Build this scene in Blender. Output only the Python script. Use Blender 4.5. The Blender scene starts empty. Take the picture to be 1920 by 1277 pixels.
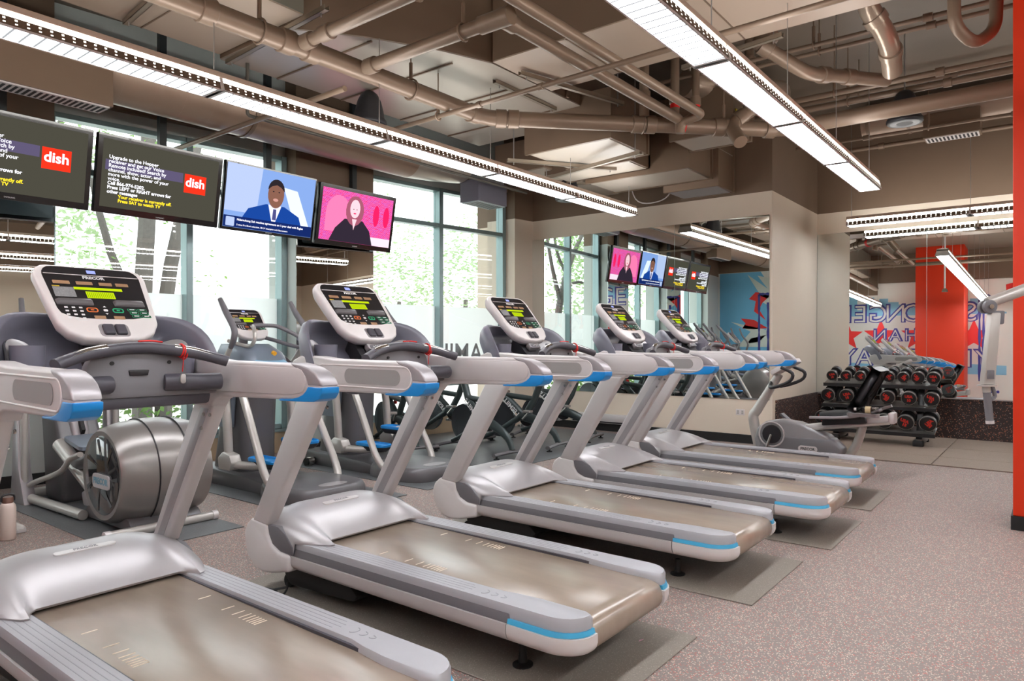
import bpy, bmesh, math, random
from mathutils import Vector, Matrix
random.seed(7)
S = bpy.context.scene
# ---------------------------------------------------------------- camera, world, light, exposure
CAM_A = math.radians(37.94)
cd = bpy.data.cameras.new('camera'); cam = bpy.data.objects.new('camera', cd); S.collection.objects.link(cam)
cam.location = (0, 0, 1.35)
cam.rotation_euler = (math.radians(90), 0, CAM_A - math.radians(90))
cd.sensor_width = 36; cd.lens = 1315 / 1920 * 36; cd.shift_y = 2.5 / 1920
cd.clip_start = .05; cd.clip_end = 200
S.camera = cam
S.view_settings.view_transform = 'Standard'; S.view_settings.look = 'None'
S.view_settings.gamma = 1; S.view_settings.use_curve_mapping = False
S.view_settings.exposure = 0.58
S.cycles.max_bounces = 9; S.cycles.diffuse_bounces = 5; S.cycles.glossy_bounces = 6
S.cycles.transmission_bounces = 4; S.cycles.transparent_max_bounces = 12
S.cycles.caustics_reflective = False; S.cycles.caustics_refractive = False
S.cycles.sample_clamp_indirect = 6
S.cycles.use_denoising = True
w = bpy.data.worlds.new('sky'); S.world = w; w.use_nodes = True
wn = w.node_tree.nodes; bg = wn['Background']
bg.inputs[0].default_value = (.93, .97, 1.0, 1); bg.inputs[1].default_value = 2.6
sun = bpy.data.lights.new('sun', 'SUN'); sun.energy = 1.6; sun.angle = .12; sun.color = (1, .96, .9)
so = bpy.data.objects.new('sun', sun); S.collection.objects.link(so)
so.rotation_euler = (math.radians(40), math.radians(8), math.radians(-20))
LAMP = 20.0          # strength of the fixtures' louvres
COL = S.collection

# ---------------------------------------------------------------- helpers
def lin(c):
    o = []
    for v in c[:3]:
        v = v / 255.
        o.append(v / 12.92 if v <= .04045 else ((v + .055) / 1.055) ** 2.4)
    return (*o, 1)
MATS = {}
def mat(name, c, r=.5, m=0., spec=.5, coat=0., bump=None, em=None, alpha=None, noise=None):
    if name in MATS: return MATS[name]
    a = bpy.data.materials.new(name); a.use_nodes = True; nt = a.node_tree
    b = nt.nodes['Principled BSDF']
    b.inputs['Base Color'].default_value = lin(c); b.inputs['Roughness'].default_value = r
    b.inputs['Metallic'].default_value = m; b.inputs['Specular IOR Level'].default_value = spec
    b.inputs['Coat Weight'].default_value = coat
    if em: b.inputs['Emission Color'].default_value = lin(c); b.inputs['Emission Strength'].default_value = em
    if noise:   # (scale, amount) a soft mottling of the colour
        g = nt.nodes.new('ShaderNodeNewGeometry'); n = nt.nodes.new('ShaderNodeTexNoise'); n.inputs['Scale'].default_value = noise[0]; n.inputs['Detail'].default_value = 4
        nt.links.new(g.outputs['Position'], n.inputs['Vector'])
        h = nt.nodes.new('ShaderNodeMixRGB'); h.inputs[1].default_value = tuple(x * (1 - noise[1]) for x in lin(c)[:3]) + (1,)
        h.inputs[2].default_value = tuple(min(1, x * (1 + noise[1])) for x in lin(c)[:3]) + (1,)
        nt.links.new(n.outputs['Fac'], h.inputs[0]); nt.links.new(h.outputs[0], b.inputs['Base Color'])
    if bump:    # (scale, strength)
        g = nt.nodes.new('ShaderNodeNewGeometry'); n = nt.nodes.new('ShaderNodeTexNoise'); n.inputs['Scale'].default_value = bump[0]
        nt.links.new(g.outputs['Position'], n.inputs['Vector'])
        h = nt.nodes.new('ShaderNodeBump'); h.inputs['Strength'].default_value = bump[1]; h.inputs['Distance'].default_value = .002
        nt.links.new(n.outputs['Fac'], h.inputs['Height']); nt.links.new(h.outputs[0], b.inputs['Normal'])
    MATS[name] = a
    return a
def emis(name, c, s):
    if name in MATS: return MATS[name]
    a = bpy.data.materials.new(name); a.use_nodes = True; nt = a.node_tree; nt.nodes.clear()
    e = nt.nodes.new('ShaderNodeEmission'); o = nt.nodes.new('ShaderNodeOutputMaterial')
    e.inputs[0].default_value = lin(c); e.inputs[1].default_value = s
    nt.links.new(e.outputs[0], o.inputs[0]); MATS[name] = a
    return a

class MB:
    """collects shapes, then links them as ONE mesh object"""
    def __init__(s): s.v = []; s.f = []
    def add(s, vs, fs):
        n = len(s.v); s.v += [tuple(p) for p in vs]; s.f += [tuple(i + n for i in f) for f in fs]; return s
    def box(s, x0, x1, y0, y1, z0, z1):
        v = [(x, y, z) for z in (z0, z1) for y in (y0, y1) for x in (x0, x1)]
        return s.add(v, [(0, 2, 3, 1), (4, 5, 7, 6), (0, 1, 5, 4), (2, 6, 7, 3), (0, 4, 6, 2), (1, 3, 7, 5)])
    def cbox(s, c, d, R=None):
        """box of size d centred at c, turned by the matrix R"""
        R = R or Matrix.Identity(3); c = Vector(c)
        v = [c + R @ Vector((x * d[0] / 2, y * d[1] / 2, z * d[2] / 2)) for z in (-1, 1) for y in (-1, 1) for x in (-1, 1)]
        return s.add(v, [(0, 2, 3, 1), (4, 5, 7, 6), (0, 1, 5, 4), (2, 6, 7, 3), (0, 4, 6, 2), (1, 3, 7, 5)])
    def prism(s, poly, ax, a0, a1):
        """2D polygon pushed along an axis; the polygon is (y,z) for x, (x,z) for y, (x,y) for z"""
        def P(p, a): return {'x': (a, p[0], p[1]), 'y': (p[0], a, p[1]), 'z': (p[0], p[1], a)}[ax]
        n = len(poly); ar = sum(poly[i][0] * poly[(i + 1) % n][1] - poly[(i + 1) % n][0] * poly[i][1] for i in range(n))
        if (ar < 0) != (ax == 'y'): poly = poly[::-1]
        if a0 > a1: a0, a1 = a1, a0
        v = [P(p, a0) for p in poly] + [P(p, a1) for p in poly]
        return s.add(v, [tuple(range(n))[::-1], tuple(range(n, 2 * n))] + [(i, (i + 1) % n, n + (i + 1) % n, n + i) for i in range(n)])
    def loft(s, rings, cap=True, closed=False):
        n = len(rings[0]); v = [p for r in rings for p in r]; f = []
        m = len(rings)
        for k in range(m if closed else m - 1):
            k2 = (k + 1) % m
            f += [(k * n + i, k * n + (i + 1) % n, k2 * n + (i + 1) % n, k2 * n + i) for i in range(n)]
        if cap and not closed: f += [tuple(range(n))[::-1], tuple((m - 1) * n + i for i in range(n))]
        return s.add(v, f)
    def tube(s, path, r, n=12, sub=0, flat=1.0, closed=False):
        """round bar along a path; r a number or one per point; sub>0 smooths the path"""
        P = [Vector(p) for p in path]; R = list(r) if isinstance(r, (list, tuple)) else [r] * len(P)
        if sub:
            Q, RR = [], []
            for i in range(len(P) - 1):
                a = P[max(i - 1, 0)]; b = P[i]; c = P[i + 1]; d = P[min(i + 2, len(P) - 1)]
                for k in range(sub):
                    t = k / sub
                    Q.append(.5 * ((2 * b) + (c - a) * t + (2 * a - 5 * b + 4 * c - d) * t * t + (3 * b - a - 3 * c + d) * t ** 3)); RR.append(R[i] * (1 - t) + R[i + 1] * t)
            Q.append(P[-1]); RR.append(R[-1]); P, R = Q, RR
        rings = []; up = None; m = len(P)
        for i, p in enumerate(P):
            if closed: t = (P[(i + 1) % m] - P[i - 1])
            else: t = (P[min(i + 1, m - 1)] - P[max(i - 1, 0)])
            t.normalize()
            if up is None:
                up = Vector((0, 0, 1)) if abs(t.z) < .9 else Vector((0, 1, 0))
            up = (up - t * up.dot(t)); up.normalize(); sd = t.cross(up)
            rings.append([p + (sd * math.cos(2 * math.pi * k / n) + up * math.sin(2 * math.pi * k / n) * flat) * R[i] for k in range(n)])
        return s.loft(rings, closed=closed)
    def cyl(s, a, b, r, n=20, r2=None):
        return s.tube([a, b], [r, r if r2 is None else r2], n)
    def lathe(s, prof, c=(0, 0, 0), ax='z', n=28):
        """profile [(radius, height)] turned about an axis through c"""
        rings = []
        for r, h in prof:
            ring = []
            for k in range(n):
                q = 2 * math.pi * k / n; a, b = max(r, 1e-4) * math.cos(q), max(r, 1e-4) * math.sin(q)
                ring.append({'z': (c[0] + a, c[1] + b, c[2] + h), 'x': (c[0] + h, c[1] + a, c[2] + b), 'y': (c[0] + b, c[1] + h, c[2] + a)}[ax])
            rings.append(ring)
        return s.loft(rings)
    def quad(s, *p): return s.add(p, [tuple(range(len(p)))])
    def build(s, name, m, parent=None, bevel=0., seg=2, ang=38, **tags):
        me = bpy.data.meshes.new(name); bm = bmesh.new()
        vs = [bm.verts.new(p) for p in s.v]
        for f in s.f:
            try: bm.faces.new([vs[i] for i in f])
            except ValueError: pass
        bmesh.ops.recalc_face_normals(bm, faces=bm.faces)
        if bevel:
            es = [e for e in bm.edges if len(e.link_faces) == 2 and e.calc_face_angle(0) > .5]
            bmesh.ops.bevel(bm, geom=es, offset=bevel, segments=seg, affect='EDGES', profile=.5, clamp_overlap=True)
        L = math.radians(ang)
        for f in bm.faces: f.smooth = True
        for e in bm.edges:
            if len(e.link_faces) == 2 and e.calc_face_angle(0) > L: e.smooth = False
        bm.to_mesh(me); bm.free()
        me.materials.append(m)
        o = bpy.data.objects.new(name, me); COL.objects.link(o)
        if parent: o.parent = parent
        for k, v in tags.items(): o[k] = v
        return o

def thing(name, label, cat, loc=(0, 0, 0), rz=0, group=None):
    o = bpy.data.objects.new(name, None); COL.objects.link(o); o.location = loc; o.rotation_euler = (0, 0, rz)
    o.empty_display_size = .1; o['label'] = label; o['category'] = cat
    if group: o['group'] = group
    return o
def tag(o, label, cat, group=None, kind=None):
    o['label'] = label; o['category'] = cat
    if group: o['group'] = group
    if kind: o['kind'] = kind
    return o
def struct(name, mb, m, parent=None, **k):
    o = mb.build(name, m, parent, **k)
    if parent is None: o['kind'] = 'structure'
    return o
def dup(root, loc, rz, label, group=None):
    """a copy of a thing with copies of its parts and their sub-parts"""
    r = root.copy(); COL.objects.link(r); r.location = loc; r.rotation_euler = (0, 0, rz); r['label'] = label
    if group: r['group'] = group
    for ch in list(root.children):
        c = ch.copy(); COL.objects.link(c); c.parent = r
        for g in list(ch.children):
            d = g.copy(); COL.objects.link(d); d.parent = c
    return r
def text(name, body, size, loc, X, Y, m, parent=None, align='CENTER', ex=.0006, bold=0., **tags):
    """lettering lying in the plane of the unit vectors X (reading) and Y (up)"""
    cu = bpy.data.curves.new(name, 'FONT'); cu.body = body; cu.size = size; cu.align_x = align; cu.align_y = 'CENTER'
    cu.extrude = ex; cu.offset = bold; cu.resolution_u = 3
    tmp = bpy.data.objects.new(name, cu); me = bpy.data.meshes.new_from_object(tmp); bpy.data.objects.remove(tmp); me.materials.clear(); me.materials.append(m); me.name = name
    o = bpy.data.objects.new(name, me); COL.objects.link(o)
    X = Vector(X).normalized(); Y = Vector(Y).normalized(); Z = X.cross(Y)
    M = Matrix((X, Y, Z)).transposed().to_4x4(); M.translation = Vector(loc); 
    if parent: o.parent = parent
    o.matrix_local = M
    for k, v in tags.items(): o[k] = v
    return o
def rrect(w, h, r, n=5, c=(0, 0)):
    """rounded rectangle as 2D points"""
    P = []
    for q, (sx, sy) in enumerate(((1, 1), (-1, 1), (-1, -1), (1, -1))):
        for k in range(n + 1):
            a = math.pi / 2 * (q + k / n)
            P.append((c[0] + sx * (w / 2 - r) + r * math.cos(a), c[1] + sy * (h / 2 - r) + r * math.sin(a)))
    return P

# ---------------------------------------------------------------- materials
cream = mat('cream_paint', (224, 211, 193), .5)
brown = mat('brown_paint', (118, 98, 80), .6, noise=(3, .05))
slab = mat('slab_paint', (122, 110, 97), .45, noise=(2.5, .12), bump=(12, .3))
silver = mat('silver_paint', (206, 201, 200), .36, .15, spec=.6)
silver2 = mat('silver_grey', (165, 160, 162), .36, .3)
whitep = mat('white_plastic', (222, 216, 214), .3, spec=.6)
railgrey = mat('rail_grey', (172, 172, 176), .42)
stripgrey = mat('strip_grey', (112, 110, 114), .45)
slate = mat('slate_plastic', (112, 111, 124), .34, spec=.6)
slatedk = mat('slate_dark', (72, 70, 78), .4)
dark = mat('dark_plastic', (38, 37, 40), .38)
black = mat('black_rubber', (20, 20, 21), .6)
blueac = mat('blue_accent', (16, 132, 205), .3)
blueli = mat('light_blue_stripe', (70, 170, 212), .35)
chrome = mat('chrome', (205, 200, 195), .18, 1.)
steel = mat('brushed_steel', (178, 176, 174), .32, .8)
redcord = mat('red_cord', (214, 32, 28), .5)
facebk = mat('console_black', (34, 33, 36), .28)
led = mat('led_window', (168, 132, 100), .4)
lime = emis('lime_display', (176, 200, 20), 1.0)
limed = emis('lime_dots', (120, 140, 10), 1.0)
inkw = mat('white_ink', (225, 225, 225), .5)
inkg = mat('green_ink', (40, 170, 120), .5)
inko = mat('orange_ink', (225, 120, 60), .5)
pipem = mat('pipe_brown', (132, 112, 94), .38, .2, spec=.5)
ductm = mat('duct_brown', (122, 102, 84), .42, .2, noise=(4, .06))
duct_sh = mat('duct_sheen', (176, 166, 154), .3, .35, noise=(3, .08))  # paler than the duct sides: reflected light put into the colour
red_paint = mat('red_paint', (224, 52, 12), .5)
lampm = emis('lamp_white', (255, 252, 246), LAMP)
glasst = None
def node_mat(name):
    a = bpy.data.materials.new(name); a.use_nodes = True; nt = a.node_tree; nt.nodes.clear()
    return a, nt, (lambda t: nt.nodes.new('ShaderNode' + t)), nt.links.new
# mirror
mirror, nt, N, L = node_mat('mirror'); g = N('BsdfGlossy'); g.inputs['Color'].default_value = (.86, .9, .88, 1); g.inputs['Roughness'].default_value = 0
o_ = N('OutputMaterial'); L(g.outputs[0], o_.inputs[0])
# window glass: clear with a faint sheen
glass, nt, N, L = node_mat('window_glass'); t_ = N('BsdfTransparent'); g = N('BsdfGlossy'); g.inputs['Roughness'].default_value = 0; t_.inputs[0].default_value = (.97, .99, .985, 1)
mx = N('MixShader'); mx.inputs[0].default_value = .07; o_ = N('OutputMaterial'); L(t_.outputs[0], mx.inputs[1]); L(g.outputs[0], mx.inputs[2]); L(mx.outputs[0], o_.inputs[0])
# frosted film
film, nt, N, L = node_mat('frosted_film'); t_ = N('BsdfTranslucent'); t_.inputs[0].default_value = (.93, .95, .95, 1); d_ = N('BsdfDiffuse'); d_.inputs[0].default_value = (.9, .92, .92, 1)
mx = N('MixShader'); mx.inputs[0].default_value = .3; o_ = N('OutputMaterial'); L(t_.outputs[0], mx.inputs[1]); L(d_.outputs[0], mx.inputs[2])
tp = N('BsdfTransparent'); m2 = N('MixShader'); m2.inputs[0].default_value = .12; L(mx.outputs[0], m2.inputs[1]); L(tp.outputs[0], m2.inputs[2]); L(m2.outputs[0], o_.inputs[0])
def speckle(name, base, base2, specks, scale, dens, r=.6):
    a, nt, N, L = node_mat(name); b = N('BsdfPrincipled'); b.inputs['Roughness'].default_value = r
    o = N('OutputMaterial'); L(b.outputs[0], o.inputs[0]); ge = N('NewGeometry')
    n = N('TexNoise'); n.inputs['Scale'].default_value = 1.3; n.inputs['Detail'].default_value = 6; L(ge.outputs['Position'], n.inputs['Vector'])
    m0 = N('MixRGB'); m0.inputs[1].default_value = lin(base); m0.inputs[2].default_value = lin(base2); L(n.outputs['Fac'], m0.inputs[0]); prev = m0
    n2 = N('TexNoise'); n2.inputs['Scale'].default_value = scale * .8; n2.inputs['Detail'].default_value = 2; L(ge.outputs['Position'], n2.inputs['Vector'])
    mm = N('MixRGB'); mm.blend_type = 'MULTIPLY'; mm.inputs[0].default_value = .5; L(m0.outputs[0], mm.inputs[1]); rr = N('MapRange'); rr.inputs[3].default_value = .6; rr.inputs[4].default_value = 1.4
    L(n2.outputs['Fac'], rr.inputs[0]); L(rr.outputs[0], mm.inputs[2]); prev = mm
    for i, (c, sc) in enumerate(specks):
        v = N('TexVoronoi'); v.inputs['Scale'].default_value = scale * sc; mp = N('Mapping'); mp.inputs['Location'].default_value = (i * 3.7, i * 1.9, 0)
        L(ge.outputs['Position'], mp.inputs[0]); L(mp.outputs[0], v.inputs['Vector'])
        se = N('SeparateColor'); L(v.outputs['Color'], se.inputs[0])
        g1 = N('Math'); g1.operation = 'LESS_THAN'; g1.inputs[1].default_value = dens; L(se.outputs[0], g1.inputs[0])
        g2 = N('Math'); g2.operation = 'LESS_THAN'; g2.inputs[1].default_value = .42; L(v.outputs['Distance'], g2.inputs[0])
        g3 = N('Math'); g3.operation = 'MULTIPLY'; L(g1.outputs[0], g3.inputs[0]); L(g2.outputs[0], g3.inputs[1])
        m1 = N('MixRGB'); L(g3.outputs[0], m1.inputs[0]); L(prev.outputs[0], m1.inputs[1]); m1.inputs[2].default_value = lin(c); prev = m1
    L(prev.outputs[0], b.inputs['Base Color']); MATS[name] = a
    return a
floor_m = speckle('rubber_floor', (130, 119, 115), (146, 134, 128), [((206, 168, 154), 1.), ((222, 210, 192), 1.3), ((178, 106, 98), .9)], 125, .2)
tile_m = speckle('worn_tile', (128, 112, 100), (146, 130, 116), [((176, 160, 142), 1.3)], 140, .08)
mat_m = speckle('black_mat', (118, 110, 102), (146, 137, 126), [((178, 168, 154), 1.6)], 160, .12)
wains_m = speckle('rubber_wainscot', (42, 32, 32), (56, 44, 42), [((190, 120, 90), 1.), ((214, 196, 180), 1.2)], 75, .13, .5)
# ---------------------------------------------------------------- the room
XB, XR, XM_, YP = 9.28, 11.45, -2.2, 2.94       # back wall, right wall, mural wall behind the camera, pier side
ZC, ZB = 4.7, 3.32                              # slab, top of the cream paint
YS = -8.5                                       # far side wall behind the camera's right
def wy(x, off=0.): return 8.1836 - .12 * x + off
struct('floor', MB().box(XM_ - .3, XR + .3, YS - .3, 9.2, -.12, 0), floor_m)
struct('ceiling', MB().box(XM_ - .3, XR + .3, YS - .3, 9.2, ZC, ZC + .15), slab)
def wband(x0, x1, o0, o1, z0, z1, mb=None):
    mb = mb or MB()
    return mb.prism([(x0, wy(x0, o0)), (x1, wy(x1, o0)), (x1, wy(x1, o1)), (x0, wy(x0, o1))], 'z', z0, z1)
# back wall with the long mirror
struct('wall_back', MB().box(XB, XB + .12, YP, 8., 0, ZB), cream)
struct('wall_back_upper', MB().box(XB, XB + .12, YP, 8., ZB, ZC), brown)
struct('trim_1', MB().box(XB - .015, XB, YP, 7.0, 0, .115), black)
struct('wall_pier', MB().box(XB + .12, XR, YP, YP + .12, 0, ZB), cream)
struct('wall_pier_upper', MB().box(XB + .12, XR, YP, YP + .12, ZB, ZC), brown)
struct('trim_2', MB().box(XB + .12, XR - .02, YP - .02, YP, 0, .58), wains_m)
struct('wall_right', MB().box(XR, XR + .12, YS, YP, 0, ZB), cream)
struct('wall_right_upper', MB().box(XR, XR + .12, YS, YP, ZB, ZC), brown)
struct('trim_3', MB().box(XR - .02, XR, YS, YP - .02, 0, .56), wains_m)
struct('trim_4', MB().box(XR - .075, XR - .02, YS, YP - .02, .56, .575), steel)
struct('wall_side', MB().box(XM_, XR, YS - .12, YS, 0, ZB), cream)
struct('wall_side_upper', MB().box(XM_, XR, YS - .12, YS, ZB, ZC), brown)
# the mural wall behind the camera
wh_wall = mat('mural_white', (226, 224, 216), .5, noise=(2, .04))
struct('wall_mural', MB().box(XM_ - .12, XM_, YS, 8.6, 0, 3.42), wh_wall)
struct('wall_mural_upper', MB().box(XM_ - .12, XM_, YS, 4.6, 3.42, 3.8).box(XM_ - .12, XM_, YS, 4.6, 3.79, 3.8), wh_wall)
struct('wall_mural_top', MB().box(XM_ - .12, XM_, YS, 4.6, 3.8, ZC).box(XM_ - .12, XM_, 4.6, 8.6, 3.42, ZC), brown)
struct('trim_5', MB().box(XM_, XM_ + .015, YS, 8.4, 0, .11), black)
# mirrors: three tall panes on the back wall, two on the right wall leaning on their ledge
edge_m = mat('mirror_edge', (150, 165, 158), .3, .5)
def mirror_pane(x, y0, y1, z0, z1, lab, tilt=0., grp=None):
    t = thing('wall_mirror', lab, 'mirror', (x, (y0 + y1) / 2, z0)); h = (y1 - y0) / 2
    if grp: t['group'] = grp
    MB().box(-.006, 0, -h + .002, h - .002, 0, z1 - z0).build('mirror_glass', mirror, t)
    MB().box(-.006, .004, -h, -h + .002, 0, z1 - z0).box(-.006, .004, h - .002, h, 0, z1 - z0).box(0, .004, -h, h, 0, z1 - z0).build('backing', edge_m, t)
    t.rotation_euler = (0, tilt, 0)
    return t
mirror_pane(XB - .006, 2.975, 4.30, .585, 3.01, 'tall wall mirror pane nearest the pier, above the white outlet')
mirror_pane(XB - .006, 4.30, 5.67, .585, 3.01, 'middle pane of the mirror wall, reflecting the hanging screens')
mirror_pane(XB - .006, 5.67, 7.02, .585, 3.01, 'tall wall mirror pane next to the windows')
TL = math.radians(1.2)
mirror_pane(XR - .067, 1.47, YP - .004, .575, 3.0, 'wall mirror pane in the corner behind the dumbbell rack', TL)
mirror_pane(XR - .067, -.6, 1.47, .575, 3.0, 'wall mirror pane between dumbbell rack and red column', TL)
mirror_pane(XR - .067, -2.7, -.6, .575, 3.0, 'wall mirror pane hidden behind the red column', TL)
# outlet on the back wall
t = thing('wall_outlet', 'white electrical outlet plate on the cream wall under the mirror', 'outlet', (XB, 3.36, .41))
MB().box(-.008, 0, -.06, .06, -.04, .04).build('cover_plate', whitep, t, bevel=.003)
for yy in (-.03, .03):
    MB().box(-.0095, -.006, yy - .014, yy + .014, -.026, .026).build('socket', mat('socket_grey', (186, 182, 178), .4), t, bevel=.001)
    for zz in (-.014, .012):
        for q in (-.006, .006): MB().box(-.0103, -.009, yy + q - .0015, yy + q + .0015, zz - .005, zz + .005).build('slot', dark, t)
# red columns
def column(x0, x1, y0, y1, lab):
    t = thing('column', lab, 'column', ((x0 + x1) / 2, (y0 + y1) / 2, 0)); a, b = (x1 - x0) / 2, (y1 - y0) / 2
    t['kind'] = 'structure'
    MB().box(-a, a, -b, b, .1, ZC).build('shaft', red_paint, t, bevel=.006)
    MB().box(-a - .012, a + .012, -b - .012, b + .012, 0, .1).build('base_trim', black, t)
column(6.19, 6.85, -.42, .26, 'bright red square column at the right edge with black base')
column(XM_ + .016, -1.1, 2.15, 3.38, 'wide red column standing against the mural wall')

# ---------------------------------------------------------------- window wall
alu = mat('aluminium', (142, 164, 166), .35, .5)
alud = mat('aluminium_shadow', (96, 110, 114), .35, .5)
jamb = mat('jamb_paint', (196, 204, 200), .5)
sillm = mat('sill_beige', (176, 156, 128), .5)
bays = [(-1.02, 1.5), (2.608, 5.10), (6.205, 8.86)]
pillars = [(-2.2, -1.02), (1.5, 2.608), (5.10, 6.205)]
for i, (a, b) in enumerate(bays):
    t = thing('window_%d' % (i + 1), 'w', 'window', (0, 0, 0)); t['kind'] = 'structure'
    t['label'] = ['tall window hidden to the left of the mirrored pillar', 'tall window with trees outside, behind the hanging screens', 'tall window next to the mirror wall with reversed lettering'][i]
    mid = 3.95 if i == 1 else (a + b) / 2
    f = MB()
    for x in (a + .035, mid, b - .035): wband(x - .035, x + .035, -.09, .05, .29, 3.62, f)
    for z0, z1 in ((.29, .35), (.695, .765), (3.04, 3.1), (3.57, 3.62)):
        for p, q in ((a + .07, mid - .035), (mid + .035, b - .07)): wband(p, q, -.075, .045, z0, z1, f)
    f.build('window_frame', alu, t, bevel=.004, seg=1)
    for p, q in ((a + .07, mid - .035), (mid + .035, b - .07)):
        for z0, z1 in ((.35, .695), (.765, 3.04), (3.1, 3.57)):
            wband(p, q, -.004, .004, z0, z1).build('pane', glass, t)
        wband(p, q, .012, .016, .765, 1.88).build('frosted_film', film, t)
    wband(a, b, -.1, .12, 0, .29).build('sill', sillm, t)
    wband(a, b, -.12, .14, .255, .29).build('sill_ledge', alu, t)
    m = MB(); wband(a, b, -.05, .25, 3.62, ZC, m); m.build('head_panel', jamb, t)
    m = MB(); wband(a, b, -.13, -.05, 3.75, 3.86, m); m.build('head_rail', ductm, t)
for i, (a, b) in enumerate(pillars):
    struct('wall_pillar_%d' % (i + 1), wband(a, b, -.27, .3, 0, ZB), jamb)
    struct('wall_pillar_top_%d' % (i + 1), wband(a, b, -.27, .3, ZB, ZC), brown)
    struct('trim_%d' % (6 + i), wband(a, b, -.285, -.27, 0, .11), black)
    if i:
        t = thing('pillar_mirror', ['', 'mirror cladding on the left pillar behind the first treadmill', 'mirror cladding on the pillar between the two windows'][i], 'mirror')
        wband(a + .004, b - .004, -.276, -.2705, .72, 3.06).build('mirror_glass', mirror, t)
struct('wall_corner', wband(8.86, XB, -.27, .3, 0, ZB), cream)
struct('wall_corner_upper', wband(8.86, XB, -.27, .3, ZB, ZC), brown)
# window lettering (seen from behind) on the frosted film
frost_ink = mat('film_letters', (150, 156, 156), .5)
wd = Vector((1, -.12, 0)).normalized(); wup = Vector((0, 0, 1))
for body, x, z, lab in (('AMIL', 7.98, 1.17, 'grey reversed lettering AMIL low on the frosted window next to the mirror wall'), ('YW MYM', 4.15, 1.16, 'grey reversed lettering low on the frosted window behind the elliptical')):
    o = text('window_lettering', body, .4 if body == 'AMIL' else .2, (x, wy(x, -.02), z), -wd, wup, frost_ink, bold=.004)
    tag(o, lab, 'lettering')

# ---------------------------------------------------------------- outside
outside = mat('pavement', (205, 200, 192), .8)
struct('ground_outside', MB().box(-14, 26, 9.0, 40, -.25, -.1), outside)
hedge_m = mat('far_foliage', (150, 190, 120), .8, noise=(6, .3))
bark = mat('bark', (96, 92, 88), .8, noise=(20, .2))
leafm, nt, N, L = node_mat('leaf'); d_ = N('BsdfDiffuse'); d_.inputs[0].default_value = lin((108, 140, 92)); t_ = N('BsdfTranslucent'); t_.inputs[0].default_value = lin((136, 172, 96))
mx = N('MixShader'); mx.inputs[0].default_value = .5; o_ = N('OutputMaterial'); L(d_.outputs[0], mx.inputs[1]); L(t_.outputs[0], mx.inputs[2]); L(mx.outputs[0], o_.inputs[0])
leafar, nt, N, L = node_mat('leaf_hazed'); d_ = N('BsdfDiffuse'); d_.inputs[0].default_value = lin((146, 166, 134)); t_ = N('BsdfTranslucent'); t_.inputs[0].default_value = lin((164, 184, 142))  # far leaves: haze is mixed into the colour, so they are paler
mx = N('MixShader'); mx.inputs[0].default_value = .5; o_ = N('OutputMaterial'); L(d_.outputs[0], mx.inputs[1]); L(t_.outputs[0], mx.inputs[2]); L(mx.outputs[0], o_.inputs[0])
def leaves(mb, c, r, n, s=.07):
    for _ in range(n):
        while True:
            p = Vector((random.uniform(-1, 1), random.uniform(-1, 1), random.uniform(-1, 1)))
            if p.length < 1: break
        p = Vector(c) + Vector((p.x * r[0], p.y * r[1], p.z * r[2]))
        a = Vector((random.gauss(0, 1), random.gauss(0, 1), random.gauss(0, .6))).normalized(); b = a.orthogonal().normalized(); q = s * random.uniform(.6, 1.3)
        mb.quad(p - a * q, p + b * q * .5, p + a * q, p - b * q * .5)
def tree(x, y, trunk, crown, lab, n=900, grp='trees outside the windows', ls=.05):
    t = thing('tree', lab, 'tree', (x, y, -.1), group=grp); m = MB()
    for path, r0, r1 in trunk: m.tube(path, [r0 + (r1 - r0) * i / (len(path) - 1) for i in range(len(path))], 8, sub=3)
    m.build('trunk', bark, t)
    m = MB()
    for c, r, k in crown: leaves(m, c, r, int(n * k), ls)
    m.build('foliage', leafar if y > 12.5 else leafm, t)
tree(3.2, 10.4, [([(0, 0, 0), (.1, 0, 1.5), (-.1, 0, 2.6), (-.7, .1, 3.6), (-1.3, 0, 4.6)], .13, .05), ([(-.1, 0, 2.5), (.3, 0, 3.4), (.5, .1, 4.6)], .07, .03), ([(-.5, .1, 3.3), (-.2, .2, 3.9), (0, .2, 4.8)], .05, .03), ([(-.3, 0, 2.9), (-1., 0, 3.1), (-2., .1, 3.0), (-2.6, 0, 3.3)], .05, .015)],
     [((-1.2, 0, 3.9), (1.6, 1., .9), .5), ((.3, 0, 4.6), (1.2, 1, .9), .35), ((-2.2, 0, 3.0), (.9, .7, .5), .12)], 'leaning tree with bare branches outside the left window', 620)
tree(5.5, 12.2, [([(0, 0, 0), (0, 0, 2.), (.1, 0, 4.), (.1, 0, 5.5)], .17, .12), ([(.35, 0, 0), (.4, 0, 2.2), (.7, 0, 3.8), (1.1, .1, 5.5)], .15, .09), ([(.1, 0, 1.6), (-.5, 0, 2.9), (-.9, 0, 4.6)], .09, .04)],
     [((.2, .3, 4.6), (1.9, 1., 1.1), .8), ((1.2, .6, 2.6), (.7, .6, .7), .1), ((-1, .2, 2.8), (.7, .6, .8), .1)], 'tree with two thick trunks outside behind the news screen', 760)
tree(7.9, 10.9, [([(0, 0, 0), (.1, 0, 1.8), (.5, 0, 3.2), (.8, 0, 4.6)], .13, .06)], [((.5, 0, 4.3), (1.5, 1, 1.1), .5), ((0, .3, 2.3), (.7, .6, .8), .2)], 'slender slanting tree outside right of the twin trunks', 420)
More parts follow.
